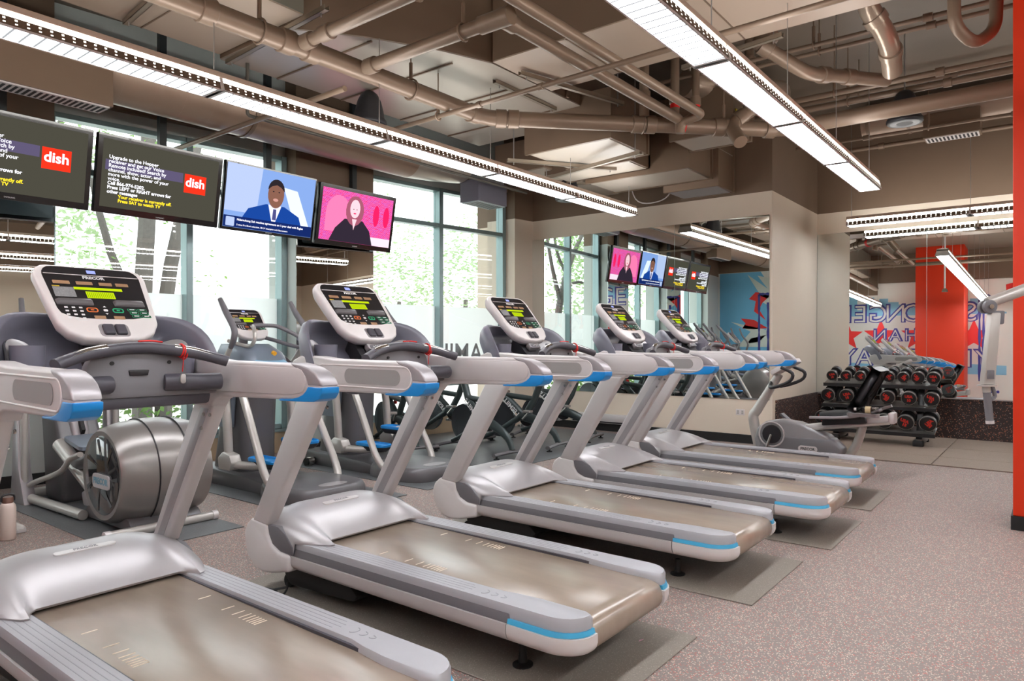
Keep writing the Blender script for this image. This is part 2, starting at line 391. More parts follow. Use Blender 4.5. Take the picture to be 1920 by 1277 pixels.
for i, (x, y, lab) in enumerate(((19.2, 17.2, 'broad haze-paled tree far outside the window next to the mirror wall'), (14.5, 19, 'round leafy tree beyond the pale one, far outside'), (18.5, 20, 'leafy tree farthest outside to the right'), (6., 18, 'round tree far outside behind the slender tree'), (1., 15., 'round tree outside at the far left'), (-3., 13., 'leafy tree outside beyond the mural corner'))):
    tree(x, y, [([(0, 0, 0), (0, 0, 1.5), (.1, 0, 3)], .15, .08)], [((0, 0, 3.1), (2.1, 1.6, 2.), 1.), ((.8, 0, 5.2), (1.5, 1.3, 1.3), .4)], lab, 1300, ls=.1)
m = MB()
for k in range(16): leaves(m, (1.6 + .28 * k, 8.75 + .1 * (k % 3), .35 + .12 * math.sin(k * 1.7)), (.3, .18, .42), 60, .06)
m = m.build('shrub_row', leafm); tag(m, 'low leafy shrubs outside along the foot of the left window', 'shrub', kind='stuff')
# ---------------------------------------------------------------- linear pendant lights
louvre, nt, N, L = node_mat('louvre'); e = N('Emission'); o_ = N('OutputMaterial'); ge = N('TexCoord'); sx = N('SeparateXYZ'); L(ge.outputs['Object'], sx.inputs[0])
mm = N('Math'); mm.operation = 'MULTIPLY'; mm.inputs[1].default_value = 1 / .075; L(sx.outputs[0], mm.inputs[0]); fr = N('Math'); fr.operation = 'FRACT'; L(mm.outputs[0], fr.inputs[0])
gt = N('Math'); gt.operation = 'GREATER_THAN'; gt.inputs[1].default_value = .2; L(fr.outputs[0], gt.inputs[0]); mr = N('MapRange'); mr.inputs[3].default_value = .35; mr.inputs[4].default_value = LAMP; L(gt.outputs[0], mr.inputs[0])
L(mr.outputs[0], e.inputs[1]); e.inputs[0].default_value = lin((248, 250, 255)); L(e.outputs[0], o_.inputs[0])
slotm = emis('lamp_slot', (255, 246, 232), 2.6)
sidem = mat('fixture_paint', (206, 186, 170), .45)
perfm = mat('perforated_side', (120, 100, 84), .4, .3)
def roof(x, y):
    """height of what hangs above a point: slab or the underside of a duct"""
    for x0, x1, y0, y1, z in ((3.36, 7.04, 4.06, 6.05, 3.915), (4.95, 5.94, -4, 4.1, 3.915), (-1.9, 3.4, 4.74, 6.03, 3.955), (6.48, 7.37, 3.73, 4.87, 3.51), (7.88, 8.64, 3.48, 4.92, 3.43), (7.2, 9.2, 5.08, 5.92, 3.54), (7.38, 7.92, 3.98, 5.22, 3.49), (10.5, 11., -6, 2.16, 4.17)):
        if x0 <= x <= x1 and y0 <= y <= y1: return z
    return ZC
def pendant(x0, x1, y, z, lab, axis='x', wires=True, zt=ZC, holes=True):
    """fixture: wide louvre below, perforated slanted side, glowing slot, housing"""
    Ln = x1 - x0
    t = thing('pendant_light', lab, 'light', (x0, y, z) if axis == 'x' else (y, x1, z), 0 if axis == 'x' else -math.pi / 2)
    t['group'] = 'linear pendant lights'
    MB().box(.01, Ln - .01, -.095, .095, -.002, .004).build('louvre', louvre, t)
    n = max(1, round(Ln / 1.45)); m = MB()
    for k in range(1, n): MB().box(Ln * k / n - .035, Ln * k / n + .035, -.094, .094, -.006, -.003).build('joint_plate', mat('joint_white', (240, 240, 240), .4), t)
    for k in range(n + 1):
        c = Ln * k / n
        m.prism([(-.11, -.006), (.11, -.006), (.118, .0), (.085, .1), (-.085, .1), (-.118, 0)], 'x', max(0, c - .012), min(Ln, c + .012))
    m.box(0, Ln, -.106, -.095, -.006, .006).box(0, Ln, .095, .106, -.006, .006)
    m.build('end_plate', whitep, t)
    m = MB()
    for s in (-1, 1):
        m.prism([(s * .106, .004), (s * .110, .004), (s * .1, .052), (s * .096, .052)], 'x', .0, Ln)
    m.build('perforated_side', perfm, t)
    if holes:
        m = MB(); k = int(Ln / .056)
        for s in (-1, 1):
            for i in range(k):
                x = .03 + (Ln - .06) * i / (k - 1)
                if any(abs(x - Ln * q / n) < .03 for q in range(n + 1)): continue
                for zz, hh in ((.013, .007), (.033, .011)):
                    a = s * (.1105 - .0104 * (zz - .004) / .048); b = s * (.1105 - .0104 * (zz + hh - .004) / .048)
                    m.quad((x - .0065, a, zz), (x + .0065, a, zz), (x + .0065, b, zz + hh), (x - .0065, b, zz + hh))
        m.build('side_hole', slotm, t, kind='stuff')
    m = MB()
    for s in (-1, 1): m.prism([(s * .098, .054), (s * .1, .054), (s * .088, .082), (s * .086, .082)], 'x', .005, Ln - .005)
    m.build('glow_slot', emis('slot_white', (255, 252, 246), LAMP), t)
    MB().prism([(-.094, .084), (.094, .084), (.088, .125), (-.088, .125)], 'x', 0, Ln).build('housing', sidem, t, bevel=.003, seg=1)
    MB().box(.02, Ln - .02, -.06, .06, .126, .128).build('added_uplight', emis('ceiling_fill', (252, 250, 250), 6.5), t)  # glowing strip added on the housing to brighten the ceiling
    if wires:
        for k in range(n + 1):
            c = min(max(Ln * k / n, .05), Ln - .05); wx, wy_ = (x0 + c, y) if axis == 'x' else (y, x1 - c); MB().cyl((c, 0, .12), (c, 0, roof(wx, wy_) - z), .0035, 6).build('suspension_wire', steel, t)
    return t
pendant(-1.9, 8.4, 4.53, 3.04, 'long pendant light running along the windows, left of the picture')
pendant(-1.9, 8.42, 1.62, 3.0, 'long pendant light overhead in front of the treadmills, at upper right')
pendant(-1.9, 8.4, -1.4, 3.0, 'pendant light just behind the camera, seen in the mirrors only')
pendant(-1.9, 8.4, -4.4, 3.0, 'pendant light farther behind the camera, seen in the mirrors only')
pendant(-5.0, 2.38, 10.86, 3.0, 'short pendant light along the right wall above the dumbbells', axis='y')
# ---------------------------------------------------------------- treadmills
belt_m, nt, N, L = node_mat('belt'); b = N('BsdfPrincipled'); o_ = N('OutputMaterial'); L(b.outputs[0], o_.inputs[0]); tc = N('TexCoord'); mp = N('Mapping'); mp.inputs['Scale'].default_value = (9, 2.2, 9); L(tc.outputs['Object'], mp.inputs[0])
n = N('TexNoise'); n.inputs['Scale'].default_value = 1.2; n.inputs['Detail'].default_value = 5; L(mp.outputs[0], n.inputs['Vector']); mxr = N('MixRGB'); mxr.inputs[1].default_value = lin((140, 124, 109)); mxr.inputs[2].default_value = lin((166, 150, 134)); L(n.outputs['Fac'], mxr.inputs[0]); L(mxr.outputs[0], b.inputs['Base Color'])
b.inputs['Roughness'].default_value = .24; b.inputs['Specular IOR Level'].default_value = .9
beltmark = mat('belt_mark', (226, 208, 182), .5)
logo_ink = mat('logo_ink', (150, 150, 155), .4)
KD = Vector((0, .31, .345)).normalized(); KX = Vector((1, 0, 0)); KN = KX.cross(KD)      # console plane
K0 = Vector((0, 1.695, 1.355))
def kp(s, t, d=0.): return K0 + KX * (s * .80) + KD * t + KN * d
def kflat(mb, poly, d0, d1):
    mb.loft([[kp(s, t, d0) for s, t in poly], [kp(s, t, d1) for s, t in poly]]); return mb
def shield(w, top, r, n=8, low=0., bulge=.0):
    """outline of a console: rounded upper corners, sides narrowing to a round lower edge"""
    P = []
    hw = w / 2
    for k in range(n + 1):     # lower half, right to left
        a = math.pi * k / n; P.append((hw * .93 * math.copysign(abs(math.cos(a)) ** .62, math.cos(a)), low + (top * .42 - low) * (1 - math.sin(a) ** .8)))
    P = P[::-1]                # left .. right
    P = [(x, y) for x, y in P]
    up = []
    for k in range(5):
        a = math.pi / 2 * k / 4; up.append((hw - r + r * math.cos(a), top - r + r * math.sin(a)))
    dn = [(-x, y) for x, y in up][::-1]
    return P + up + dn
def make_console(root, speaker=True, scale=1.):
    """head unit on the plane K: shell, black face, displays, keys"""
    m = MB(); o1 = shield(.56, .46, .07)
    def rs(f, dx, d): return [kp(s * f, .23 + (t - .23) * f + dx, d) for s, t in o1]
    m.loft([rs(.80, 0, -.075), rs(.93, 0, -.062), rs(.995, 0, -.035), rs(1., 0, -.012), rs(.985, 0, 0), rs(.95, 0, .004)])
    sh = m.build('console_shell', whitep, root, ang=50)
    fc = shield(.485, .445, .055, low=.125)
    kflat(MB(), fc, .003, .0055).build('console_face', facebk, sh)
    kflat(MB(), [(-.235, .395), (.238, .395), (.238, .399), (-.235, .399)], .0055, .0065).build('silver_line', whitep, sh)
    text('logo', 'PRECOR', .023, kp(0, .381, .006), KX, KD, inkw, sh, bold=.001)
    kflat(MB(), [(-.022, .41), (.022, .41), (.022, .43), (-.022, .43)], .0055, .0065).build('heart_display', emis('heart_display', (150, 160, 230), 1.), sh)
    for x in (-.165, -.055, .05, .135):
        w_ = .04 if x < .04 else .033
        kflat(MB(), rrect(w_ * 2, .02, .003, c=(x, .345)), .0055, .0062).build('led_window', led, sh)
    kflat(MB(), [(-.115, .303), (.125, .303), (.125, .318), (-.115, .318)], .0055, .0065).build('message_display', lime, sh)
    kflat(MB(), [(-.065, .252), (.075, .252), (.075, .292), (-.065, .292)], .0055, .0065).build('profile_display', lime, sh)
    m = MB()
    for k in range(14): kflat(m, [(-.06 + .0095 * k, .255), (-.057 + .0095 * k, .255), (-.057 + .0095 * k, .289), (-.06 + .0095 * k, .289)], .0065, .0068)
    m.build('display_bar', limed, sh)
    kflat(MB(), rrect(.1, .06, .003, c=(-.165, .285)), .0055, .0062).build('instruction_label', mat('label_grey', (136, 136, 138), .5, noise=(160, .4)), sh)
    kflat(MB(), [(-.215, .317), (-.18, .317), (-.18, .322), (-.215, .322)], .0055, .0064).build('yellow_strip', mat('yellow_ink', (215, 190, 40), .5), sh)
    for a, b in ((-.225, -.045), (.05, .215)):
        m = MB(); m.loft([[kp(s, t, d) for s, t, d in ((x, .205, .004), (x, .238, .004), (x, .236, .016 * q), (x, .22, .02 * q), (x, .207, .012 * q))] for x, q in ((a, .2), (a + .015, 1), (b - .015, 1), (b, .2))])
        m.build('reading_ledge', mat('ledge_grey', (92, 88, 90), .35), sh, ang=60)
    m = MB()
    for i in range(3):
        for j in range(4): kflat(m, rrect(.016, .009, .002, c=(-.185 + .034 * i, .19 - .021 * j)), .0055, .006)
    kflat(m, rrect(.05, .004, .001, c=(-.13, .115)), .0055, .006)
    m.build('keypad', inkw, sh)
    for x, mm_ in ((-.065, inko), (.062, inkg)):
        kflat(MB(), rrect(.056, .027, .011, c=(x, .178)), .0055, .0062).build('key_ring', mm_, sh)
        kflat(MB(), rrect(.044, .017, .007, c=(x, .178)), .0062, .0066).build('key_center', facebk, sh)
        kflat(MB(), rrect(.016, .007, .002, c=(x, .178)), .0066, .007).build('key_symbol', mm_, sh)
    m = MB(); kflat(m, rrect(.022, .014, .006, c=(0, .178)), .0055, .0062)
    kflat(m, [(-.008, .197), (.008, .197), (0, .205)], .0055, .0062); kflat(m, [(-.008, .16), (0, .152), (.008, .16)], .0055, .0062)
    m.build('arrow_key', inkw, sh)
    m = MB()
    for i in range(2):
        for j in range(3):
            c = (.135 + .053 * i + .006 * j, .185 - .02 * j); kflat(m, rrect(.046, .015, .004, c=c), .0055, .006)
    m.build('program_key', inkg, sh)
    m = MB()
    for i in range(2):
        for j in range(3):
            c = (.135 + .053 * i + .006 * j, .185 - .02 * j); kflat(m, rrect(.041, .011, .003, c=c), .006, .0064)
    m.build('key_top', facebk, sh)
    m = MB()
    for i in range(2):
        for j in range(3):
            c = (.135 + .053 * i + .006 * j, .187 - .02 * j); kflat(m, rrect(.026, .005, .002, c=c), .0064, .0068)
    m.build('key_label', inkw, sh)
    for x in (-.04, .055): kflat(MB(), rrect(.055, .019, .002, c=(x, .13 + .004)), .0055, .0062).build('led_window', led, sh)
    return sh
def arc(cx, cy, r, a0, a1, n=6):
    return [(cx + r * math.cos(math.radians(a0 + (a1 - a0) * k / n)), cy + r * math.sin(math.radians(a0 + (a1 - a0) * k / n))) for k in range(n + 1)]
def sweep(mb, plan, sec, sgn=1):
    """vertical section [(inward, z)] swept along a plan path; inward is to the left of travel times sgn"""
    rings = []
    for i, p in enumerate(plan):
        a = Vector(plan[max(i - 1, 0)]); b = Vector(plan[min(i + 1, len(plan) - 1)]); t = (b - a).normalized(); n = Vector((-t.y, t.x)) * sgn
        rings.append([(p[0] + n.x * s, p[1] + n.y * s, z) for s, z in sec])
    return mb.loft(rings)
TIP = [(1.02, 1.258), (.95, 1.252), (.895, 1.238), (.85, 1.217), (.82, 1.19), (.806, 1.165), (.807, 1.14), (.825, 1.117), (.86, 1.104), (.92, 1.1015)]
def splay(o, s):
    """the side arms spread a little towards their tips"""
    for v in o.data.vertices:
        v.co.x += s * .03 * (1.62 - v.co.y) / .82
    return o
def make_treadmill(label):
    t = thing('treadmill', label, 'treadmill', group='row of silver treadmills')
    # belt
    prof = [(.10, .219), (.075, .213), (.055, .198), (.043, .175), (.039, .15), (.043, .125), (.055, .102), (.075, .088), (.1, .082), (.14, .086), (.14, .17), (1.78, .17), (1.78, .236), (.13, .221)]
    MB().prism(prof, 'x', -.288, .288).build('belt', belt_m, t, bevel=.004, seg=2)
    for k, yy in enumerate((1.38, 1.19, 1.11, 1.06, 1.03, 1.005, .985, .967, .95)):
        for s in (-1, 1):
            z = .221 + .015 * (yy - .13) / 1.65 + .0004
            MB().quad((s * .19, yy, z), (s * .245, yy + .0, z), (s * .245, yy + .008, z + .0002), (s * .19, yy + .008, z + .0002)).build('belt_mark', beltmark, t)
    MB().box(-.24, .24, .13, 1.7, .06, .17).build('deck_frame', black, t, bevel=.01)
    for s in (-1, 1):
        # rails: outer plan path from the front to the rear inner corner
        P = [(s * .435, 1.88), (s * .435, 1.2), (s * .435, .38)]
        Q = [(s * .435, .375), (s * .435, .28)] + [(s * (.31 + .125 * math.cos(a)), .185 - .155 * math.sin(a)) for a in [math.pi / 2 * k / 8 for k in range(9)]] + [(s * .285, .029)]
        sec = [(.0, .176), (-.003, .168), (.0, .14), (.006, .12), (.018, .104), (.045, .092), (.1, .088), (.1, .176)]
        inw = [(max(a, 0), z) for a, z in sec]
        sweep(MB(), P, inw, -s).build('side_cover', silver, t, ang=50)
        sweep(MB(), Q, inw, -s).build('end_cap', whitep, t, ang=50)
        sweep(MB(), [(s * .43, 1.9), (s * .43, .37)], [(.002, .177), (.016, .232), (.024, .236), (.08, .236), (.08, .177)], -s).build('dark_strip', stripgrey, t, bevel=.003)
        Q2 = [(s * .43, .375)] + [(s * (.31 + .12 * math.cos(a)), .185 - .148 * math.sin(a)) for a in [math.pi / 2 * k / 8 for k in range(9)]] + [(s * .29, .037)]
        sweep(MB(), Q2, [(.0, .178), (.005, .197), (.05, .197), (.05, .178)], -s).build('blue_stripe', blueli, t, ang=50)
        # tread rail (top)
        plan = [(s * .418, 1.86), (s * .418, .2)] + [(s * (.31 + .108 * math.cos(a)), .175 - .128 * math.sin(a)) for a in [math.pi / 2 * k / 6 for k in range(7)]] + [(s * .29, .05), (s * .275, .08), (s * .272, .30), (s * .283, .42), (s * .298, .5), (s * .298, 1.86)]
        lo = [(x, y, .198) for x, y in plan]; cx, cy = s * .358, .93
        md = [(x, y, .234) for x, y in plan]; hi = [(cx + (x - cx) * .9, cy + (y - cy) * .992, .25) for x, y in plan]
        MB().loft([lo, md, hi]).build('foot_rail', railgrey, t, ang=60)
        MB().box(min(s * .288, s * .3), max(s * .288, s * .3), .3, 1.8, .15, .236).build('rail_liner', slatedk, t)
        m = MB()
        for k in range(4): m.box(s * .358 + s * (k - 1.5) * .022 - .0015, s * .358 + s * (k - 1.5) * .022 + .0015, .62 + .012 * (k - 1.5) ** 2, 1.8, .2495, .2507)
        m.build('groove', mat('rail_groove', (158, 158, 163), .5), t)
        for k in range(3): MB().tube([(s * .358 + .018 * (1.2 - .3 * k) * math.cos(a), .56 - .05 * k + .022 * math.sin(a), .2502) for a in [math.pi * (1 + q / 8) for q in range(9)]], .002, 5).build('groove', mat('rail_groove', (158, 158, 163), .5), t)
        # foot elbow, wedge, upright
        el = [(1.885, .088), (2.05, .05), (2.14, .04), (2.22, .055), (2.285, .11), (2.315, .18), (2.32, .24), (2.30, .29), (2.245, .335), (2.09, .322), (2.085, .26), (2.05, .21), (1.98, .182), (1.885, .176)]
        MB().prism(el, 'x', s * .345, s * .447).build('foot_elbow', whitep, t, bevel=.018, seg=3)
        wg = [(2.10, .318), (2.0, .318), (1.93, .287), (1.865, .225), (1.865, .18), (1.98, .186), (2.05, .214), (2.083, .262)]
        MB().prism(wg, 'x', s * .33, s * .436).build('wedge_panel', stripgrey, t, bevel=.004)
        MB().cyl((s * .428, 2.01, .23), (s * .434, 2.01, .23), .006, 8).build('bolt', dark, t)
        up = [(2.238, .32), (2.085, .31), (1.605, 1.06), (1.80, 1.06)]
        MB().prism(up, 'x', s * .378, s * .447).build('upright', silver, t, bevel=.016, seg=3)
        # recessed channel on the inner face
        ch = [(2.175, .34), (2.115, .335), (1.66, 1.03), (1.73, 1.03)]
        MB().prism(ch, 'x', s * .3755, s * .382).build('inner_channel', silver2, t, bevel=.002)
        m = MB()
        for y, z in ((1.70, 1.0), (1.645, 1.0), (1.725, .93)): m.cyl((s * .378, y, z), (s * .371, y, z), .009, 8)
        for y, z in ((2.115, .40),): m.cyl((s * .41, y - .035, z - .02), (s * .41, y - .05, z - .03), .01, 8)
        m.build('bolt', chrome, t)
        # arm
        arm = [(1.80, 1.045), (1.60, 1.045), (1.575, 1.075), (1.53, 1.092), (1.40, 1.097), (.95, 1.104)] + TIP[::-1] + [(1.5, 1.262), (1.66, 1.275), (1.80, 1.275), (1.87, 1.25), (1.90, 1.2), (1.87, 1.12)]
        splay(MB().prism(arm, 'x', s * .362, s * .44).build('side_arm', silver, t, bevel=.024, seg=4), s)
        tip = [(y - .004, z - .002) for y, z in TIP[5:]] + [(1.08, 1.0965), (1.09, 1.104), (1.0, 1.108), (.955, 1.118), (.925, 1.13), (.903, 1.148), (.893, 1.163)]
        splay(MB().prism(tip, 'x', s * .359, s * .443).build('blue_grip', blueac, t, bevel=.02, seg=4), s)
        tsh = [(y - .003, z + .003) for y, z in TIP[5::-1]] + [(.99, 1.245), (.935, 1.225), (.905, 1.20), (.895, 1.168)]
        splay(MB().prism(tsh, 'x', s * .3595, s * .4425).build('tip_cover', silver2, t, bevel=.02, seg=4), s)
        ip = [(1.56, 1.12), (1.0, 1.126)] + arc(.96, 1.185, .055, -90, -270)[1:] + [(1.5, 1.245)]
        splay(MB().prism(ip, 'x', s * .357, s * .365).build('inner_panel', silver, t, bevel=.003), s)
        op = rrect(.42, .074, .037, 8, (1.19, 1.18))
        splay(MB().prism(op, 'x', s * .4405, s * .4425).build('pocket_panel', mat('pocket_grey', (150, 147, 145), .5), t), s)
        ring = MB().tube([(s * .441, y, z) for y, z in rrect(.74, .105, .052, 8, (1.27, 1.18))], .004, 8, closed=True); splay(ring.build('pocket_rim', whitep, t), s)
        MB().cyl((s * .10, 1.50, 1.175), (s * .33, 1.46, 1.17), .038, 18).build('arm_pod', slatedk, t, bevel=.008)
    # hood
    NX, NY = 34, 18; m = MB(); V = []
    for j in range(NY + 1):
        for i in range(NX + 1):
            x = -.43 + .86 * i / NX; a = abs(x) / .43
            k = max(0, min(1, (a - .68) / .08)); k = k * k * (3 - 2 * k)
            yb = 1.735 - .095 * k + .20 * max(0, (a - .80) / .2) ** 1.3
            y = yb + (2.235 + .05 * (1 - a * a) - yb) * j / NY; v = max(0, min(1, (y - yb) / (2.28 - yb)))
            h = .135 * math.sin(min(1, v / .74) * math.pi / 2) ** (.9) * (1 if v < .74 else 1 - ((v - .74) / .26) ** 2 * .5)
            z = .258 + h * (1 - max(0, (a - .35) / .65) ** 2 * .55)
            V.append((x, y, z))
    n0 = NX + 1
    Fc = [(j * n0 + i, j * n0 + i + 1, (j + 1) * n0 + i + 1, (j + 1) * n0 + i) for j in range(NY) for i in range(NX)]
    rim = [i for i in range(n0)] + [j * n0 + NX for j in range(1, NY + 1)] + [NY * n0 + i for i in range(NX - 1, -1, -1)] + [j * n0 for j in range(NY - 1, 0, -1)]
    k0 = len(V); V += [(V[i][0], V[i][1] + .008, .247 if V[i][1] < 1.86 else .16) for i in rim]
    Fc += [(rim[k], rim[(k + 1) % len(rim)], k0 + (k + 1) % len(rim), k0 + k) for k in range(len(rim))]
    m.add(V, Fc).build('motor_hood', mat('hood_silver', (184, 180, 181), .34, .35), t, ang=55)
    bp = rrect(.25, .034, .017, 6)
    def hz(x, y):
        v = (y - 1.735) / .535; return .258 + .135 * math.sin(min(1, v / .74) * math.pi / 2) ** .9
    m = MB(); m.loft([[(x, 2.03 + y, hz(0, 2.03 + y) + d) for x, y in bp] for d in (-.01, .0035)]); m.build('badge', mat('badge_white', (238, 236, 234), .25), t)
    text('badge_lettering', 'PRECOR', .026, (0, 2.03, hz(0, 2.03) + .006), (1, 0, 0), (0, 1, .22), logo_ink, t)
    # bar across, arched, with grip sensors
    m = MB(); B = [(-.325, 1.395, 1.262), (-.22, 1.44, 1.296), (-.1, 1.475, 1.318), (0, 1.485, 1.326), (.1, 1.475, 1.318), (.22, 1.44, 1.296), (.325, 1.395, 1.262)]
    m.tube(B, .024, 14, sub=4).build('grab_bar', slatedk, t)
    for s in (-1, 1):
        MB().tube([(s * .27, 1.417, 1.2825), (s * .2, 1.447, 1.307), (s * .13, 1.467, 1.320)], .0205, 10, sub=3).build('sensor_plate', chrome, t)
    # panel under the bar
    top = [(x, 1.287 + .022 * (1 - (x / .32) ** 2)) for x in (-.2, -.1, 0, .1, .2)]
    poly = [(-.33, 1.115), (.33, 1.115), (.33, 1.16), (.2, 1.19), (.19, 1.25), (.17, 1.29)] + [(.1, 1.303), (0, 1.308), (-.1, 1.303), (-.17, 1.29), (-.19, 1.25), (-.2, 1.19), (-.33, 1.16)]
    MB().prism(poly, 'y', 1.49, 1.54).build('cross_panel', stripgrey, t, bevel=.01)
    MB().prism([(-.31, 1.118), (.31, 1.118), (.3, 1.07), (-.3, 1.07)], 'y', 1.50, 1.60).build('lower_panel', slatedk, t, bevel=.012)
    MB().prism([(-.04, 1.232), (.04, 1.232), (.035, 1.208), (-.035, 1.208)], 'y', 1.483, 1.5).build('stop_slot', dark, t, bevel=.004)
    for x in (-.1, .12): MB().cyl((x, 1.486, 1.262), (x, 1.495, 1.262), .008, 10).build('screw_hole', black, t)
    # accessory wing behind the console
    W0 = Vector((0, 1.63, 1.19)); WD = Vector((0, .16, .33)).normalized(); WN = KX.cross(WD)
    def wp(s, q, d): return W0 + KX * s + WD * q - WN * (d + .20 * (1 - min(1, abs(s) / .44) ** 2.2))
    def wing(f, tt, d, y0=0.0):
        P = [];
        for k in range(25):
            a = math.pi * k / 24; c = math.cos(a); P.append(wp(.44 * f * math.copysign(abs(c) ** .55, c), y0 + tt * math.sin(a) ** .62, d))
        return P
    m = MB(); m.loft([wing(.88, .36, .13), wing(.97, .395, .10), wing(1.01, .415, .05), wing(1.0, .412, .01), wing(.975, .40, 0), wing(.93, .38, .004, .01), wing(.87, .34, .05, .02), wing(.8, .30, .075, .03)])
    m.build('accessory_wing', slate, t, ang=60)
    for s in (-1, 1):
        m = MB(); m.lathe([(.052, -.02), (.058, .06), (.06, .115), (.052, .115), (.048, .02)], (s * .3, 1.76, 1.22), 'z', 20); m.build('cup_holder', slate, t)
        m = MB(); m.loft([[wp(s * .3 + a * q, .10 + b * q + .08, d) for a, b in rrect(.12, .16, .05, 5)] for q, d in ((1., .052), (.95, .03), (.7, .022))]); m.build('holder_cover', mat('holder_grey', (158, 155, 155), .3, .3), t)
    MB().loft([[kp(x * q, y * q - .0 + .02, d) for x, y in rrect(.2, .16, .03)] for q, d in ((1.3, -.07), (1.15, -.13), (1, -.2))]).build('console_neck', dark, t)
    make_console(t)
    MB().loft([[kp(x * q, -.012 + y, d) for x, y in rrect(.15, .05, .015)] for q, d in ((.8, -.075), (1., -.055), (1., -.03), (.95, -.028))]).build('jack_pod', silver2, t, bevel=.003)
    kflat(MB(), rrect(.12, .022, .008, c=(0, -.02)), -.028, -.026).build('jack_plate', stripgrey, t)
    text('jack_icons', 'o * [=]', .022, kp(0, -.02, -.0245), KX, KD, inkw, t)
    for a in (-.03, .03):
        MB().loft([[kp(a + .006 + x * q, .058 + y * q, d) for x, y in rrect(.054, .06, .008)] for q, d in ((1, .001), (.95, .016), (.8, .019))]).build('paddle_switch', slatedk, t, bevel=.003)
    MB().loft([[kp(.006 + x * q, .058 + y * q, d) for x, y in rrect(.15, .075, .02)] for q, d in ((1, .001), (.97, .006))]).build('switch_bezel', silver2, t)
    # safety cord
    m = MB()
    for k in range(3): m.tube([(.155 + .008 * k + .003 * math.sin(a), 1.463 + .028 * math.cos(a), 1.313 - .006 * k + .028 * math.sin(a)) for a in [2 * math.pi * q / 12 for q in range(12)]], .0035, 6, closed=True)
    m.tube([(.16, 1.445, 1.29), (.158, 1.447, 1.25), (.156, 1.448, 1.22)], .002, 6)
    MB().tube([(-.01, 1.47, 1.352), (.04, 1.465, 1.354), (.08, 1.46, 1.349)], .004, 6, sub=3).build('cord_strap', redcord, t)
    m.build('safety_cord', redcord, t)
    MB().loft([[(.156 + x, 1.444 + d, 1.19 + z) for x, z in rrect(.022, .042, .01)] for d in (-.006, .006)]).build('cord_clip', mat('clip_grey', (180, 178, 175), .3, .4), t, bevel=.002)
    # underside
    MB().prism([(1.50, .09), (1.42, .03), (1.46, -.005), (2.0, -.03), (2.06, .02), (2.06, .09)], 'x', -.36, .36).build('incline_frame', black, t, bevel=.015)
    for s in (-1, 1):
        MB().lathe([(.0, -.02), (.04, -.02), (.04, .02), (0, .02)], (s * .30, 2.08, -.032), 'x', 16).build('wheel', black, t)
        MB().lathe([(.045, 0), (.045, .012), (.02, .022), (.014, .1)], (s * .27, .42, -.0735), 'z', 16).build('rubber_foot', black, t)
    # to true size: everything shrinks by 5 % about eye level, which sets the feet on the floor
    A = Matrix.Translation((0, 0, 1.35 * (1 - .948))) @ Matrix.Diagonal((1.006, .948, .948, 1))
    for c in t.children_recursive:
        c.data.transform(A @ c.matrix_basis); c.matrix_local = Matrix.Identity(4)
    return t
TR = [(1.29, 1.48, 'nearest treadmill, cut off by the bottom left of the picture'),
      (2.60, 1.36, 'second treadmill from the camera, shown whole in the lower middle'),
      (4.06, 1.34, 'third treadmill from the camera, middle one of the five'),
      (5.325, 1.18, 'fourth treadmill from the camera, next to last of the row'),
      (6.61, 1.25, 'farthest treadmill, beside the recumbent bike'),
      (.0, 1.5, 'treadmill left of the nearest one, seen only in the mirror')]
tm = make_treadmill(TR[0][2]); tm.location = (TR[0][0], TR[0][1], 0)
for x, y, lab in TR[1:]: dup(tm, (x, y, 0), 0, lab)
# ---------------------------------------------------------------- hanging screens
scr_dark = mat('screen_dark', (78, 76, 68), .12, spec=.6)
bezel = mat('tv_bezel', (22, 22, 26), .2, coat=.3)
tvback = mat('tv_back', (52, 60, 66), .5)
def ew(n, c, s=1.0): return emis('screen_' + n, c, s)
def screen(x0, x1, z0, label, tilt=.17, thin=False, grp='row of hanging screens'):
    """a television tipped towards the floor; local x along the row, local y its height, z towards the viewer"""
    w_, h = x1 - x0, .73; t = thing('television', label, 'television', ((x0 + x1) / 2, 7.0, z0), group=grp)
    t.rotation_euler = (math.radians(90) + tilt, 0, 0); a, b = w_ / 2, h / 2; e = .018 if thin else .045
    MB().loft([[(x * q, y * q, z) for x, y in rrect(w_, h, .012, 3)] for q, z in ((1, -.05), (1, 0), (.995, .006))]).build('bezel', bezel, t)
    MB().loft([[(x, y + 0, z) for x, y in rrect(w_ * q, h * q, .03, 3)] for q, z in ((.9, -.052), (.7, -.09), (.6, -.1))]).build('back_cover', tvback, t)
    s = MB().box(-a + e, a - e, -b + e + .015, b - e, .006, .0075).build('screen', scr_dark, t)
    MB().box(-.09, .09, -.09, .09, -.16, -.1).build('bracket', dark, t)
    text('maker_lettering', 'SAMSUNG', .018, (0, -b + .022, .0075), (1, 0, 0), (0, 1, 0), inkw, t)
    return t, s, a - e, b - e
def flat(t, name, poly, m, z=.0085): 
    return MB().loft([[(x, y, z) for x, y in poly], [(x, y, z + .0004) for x, y in poly]]).build(name, m, t)
X0, Y1 = (1, 0, 0), (0, 1, 0)
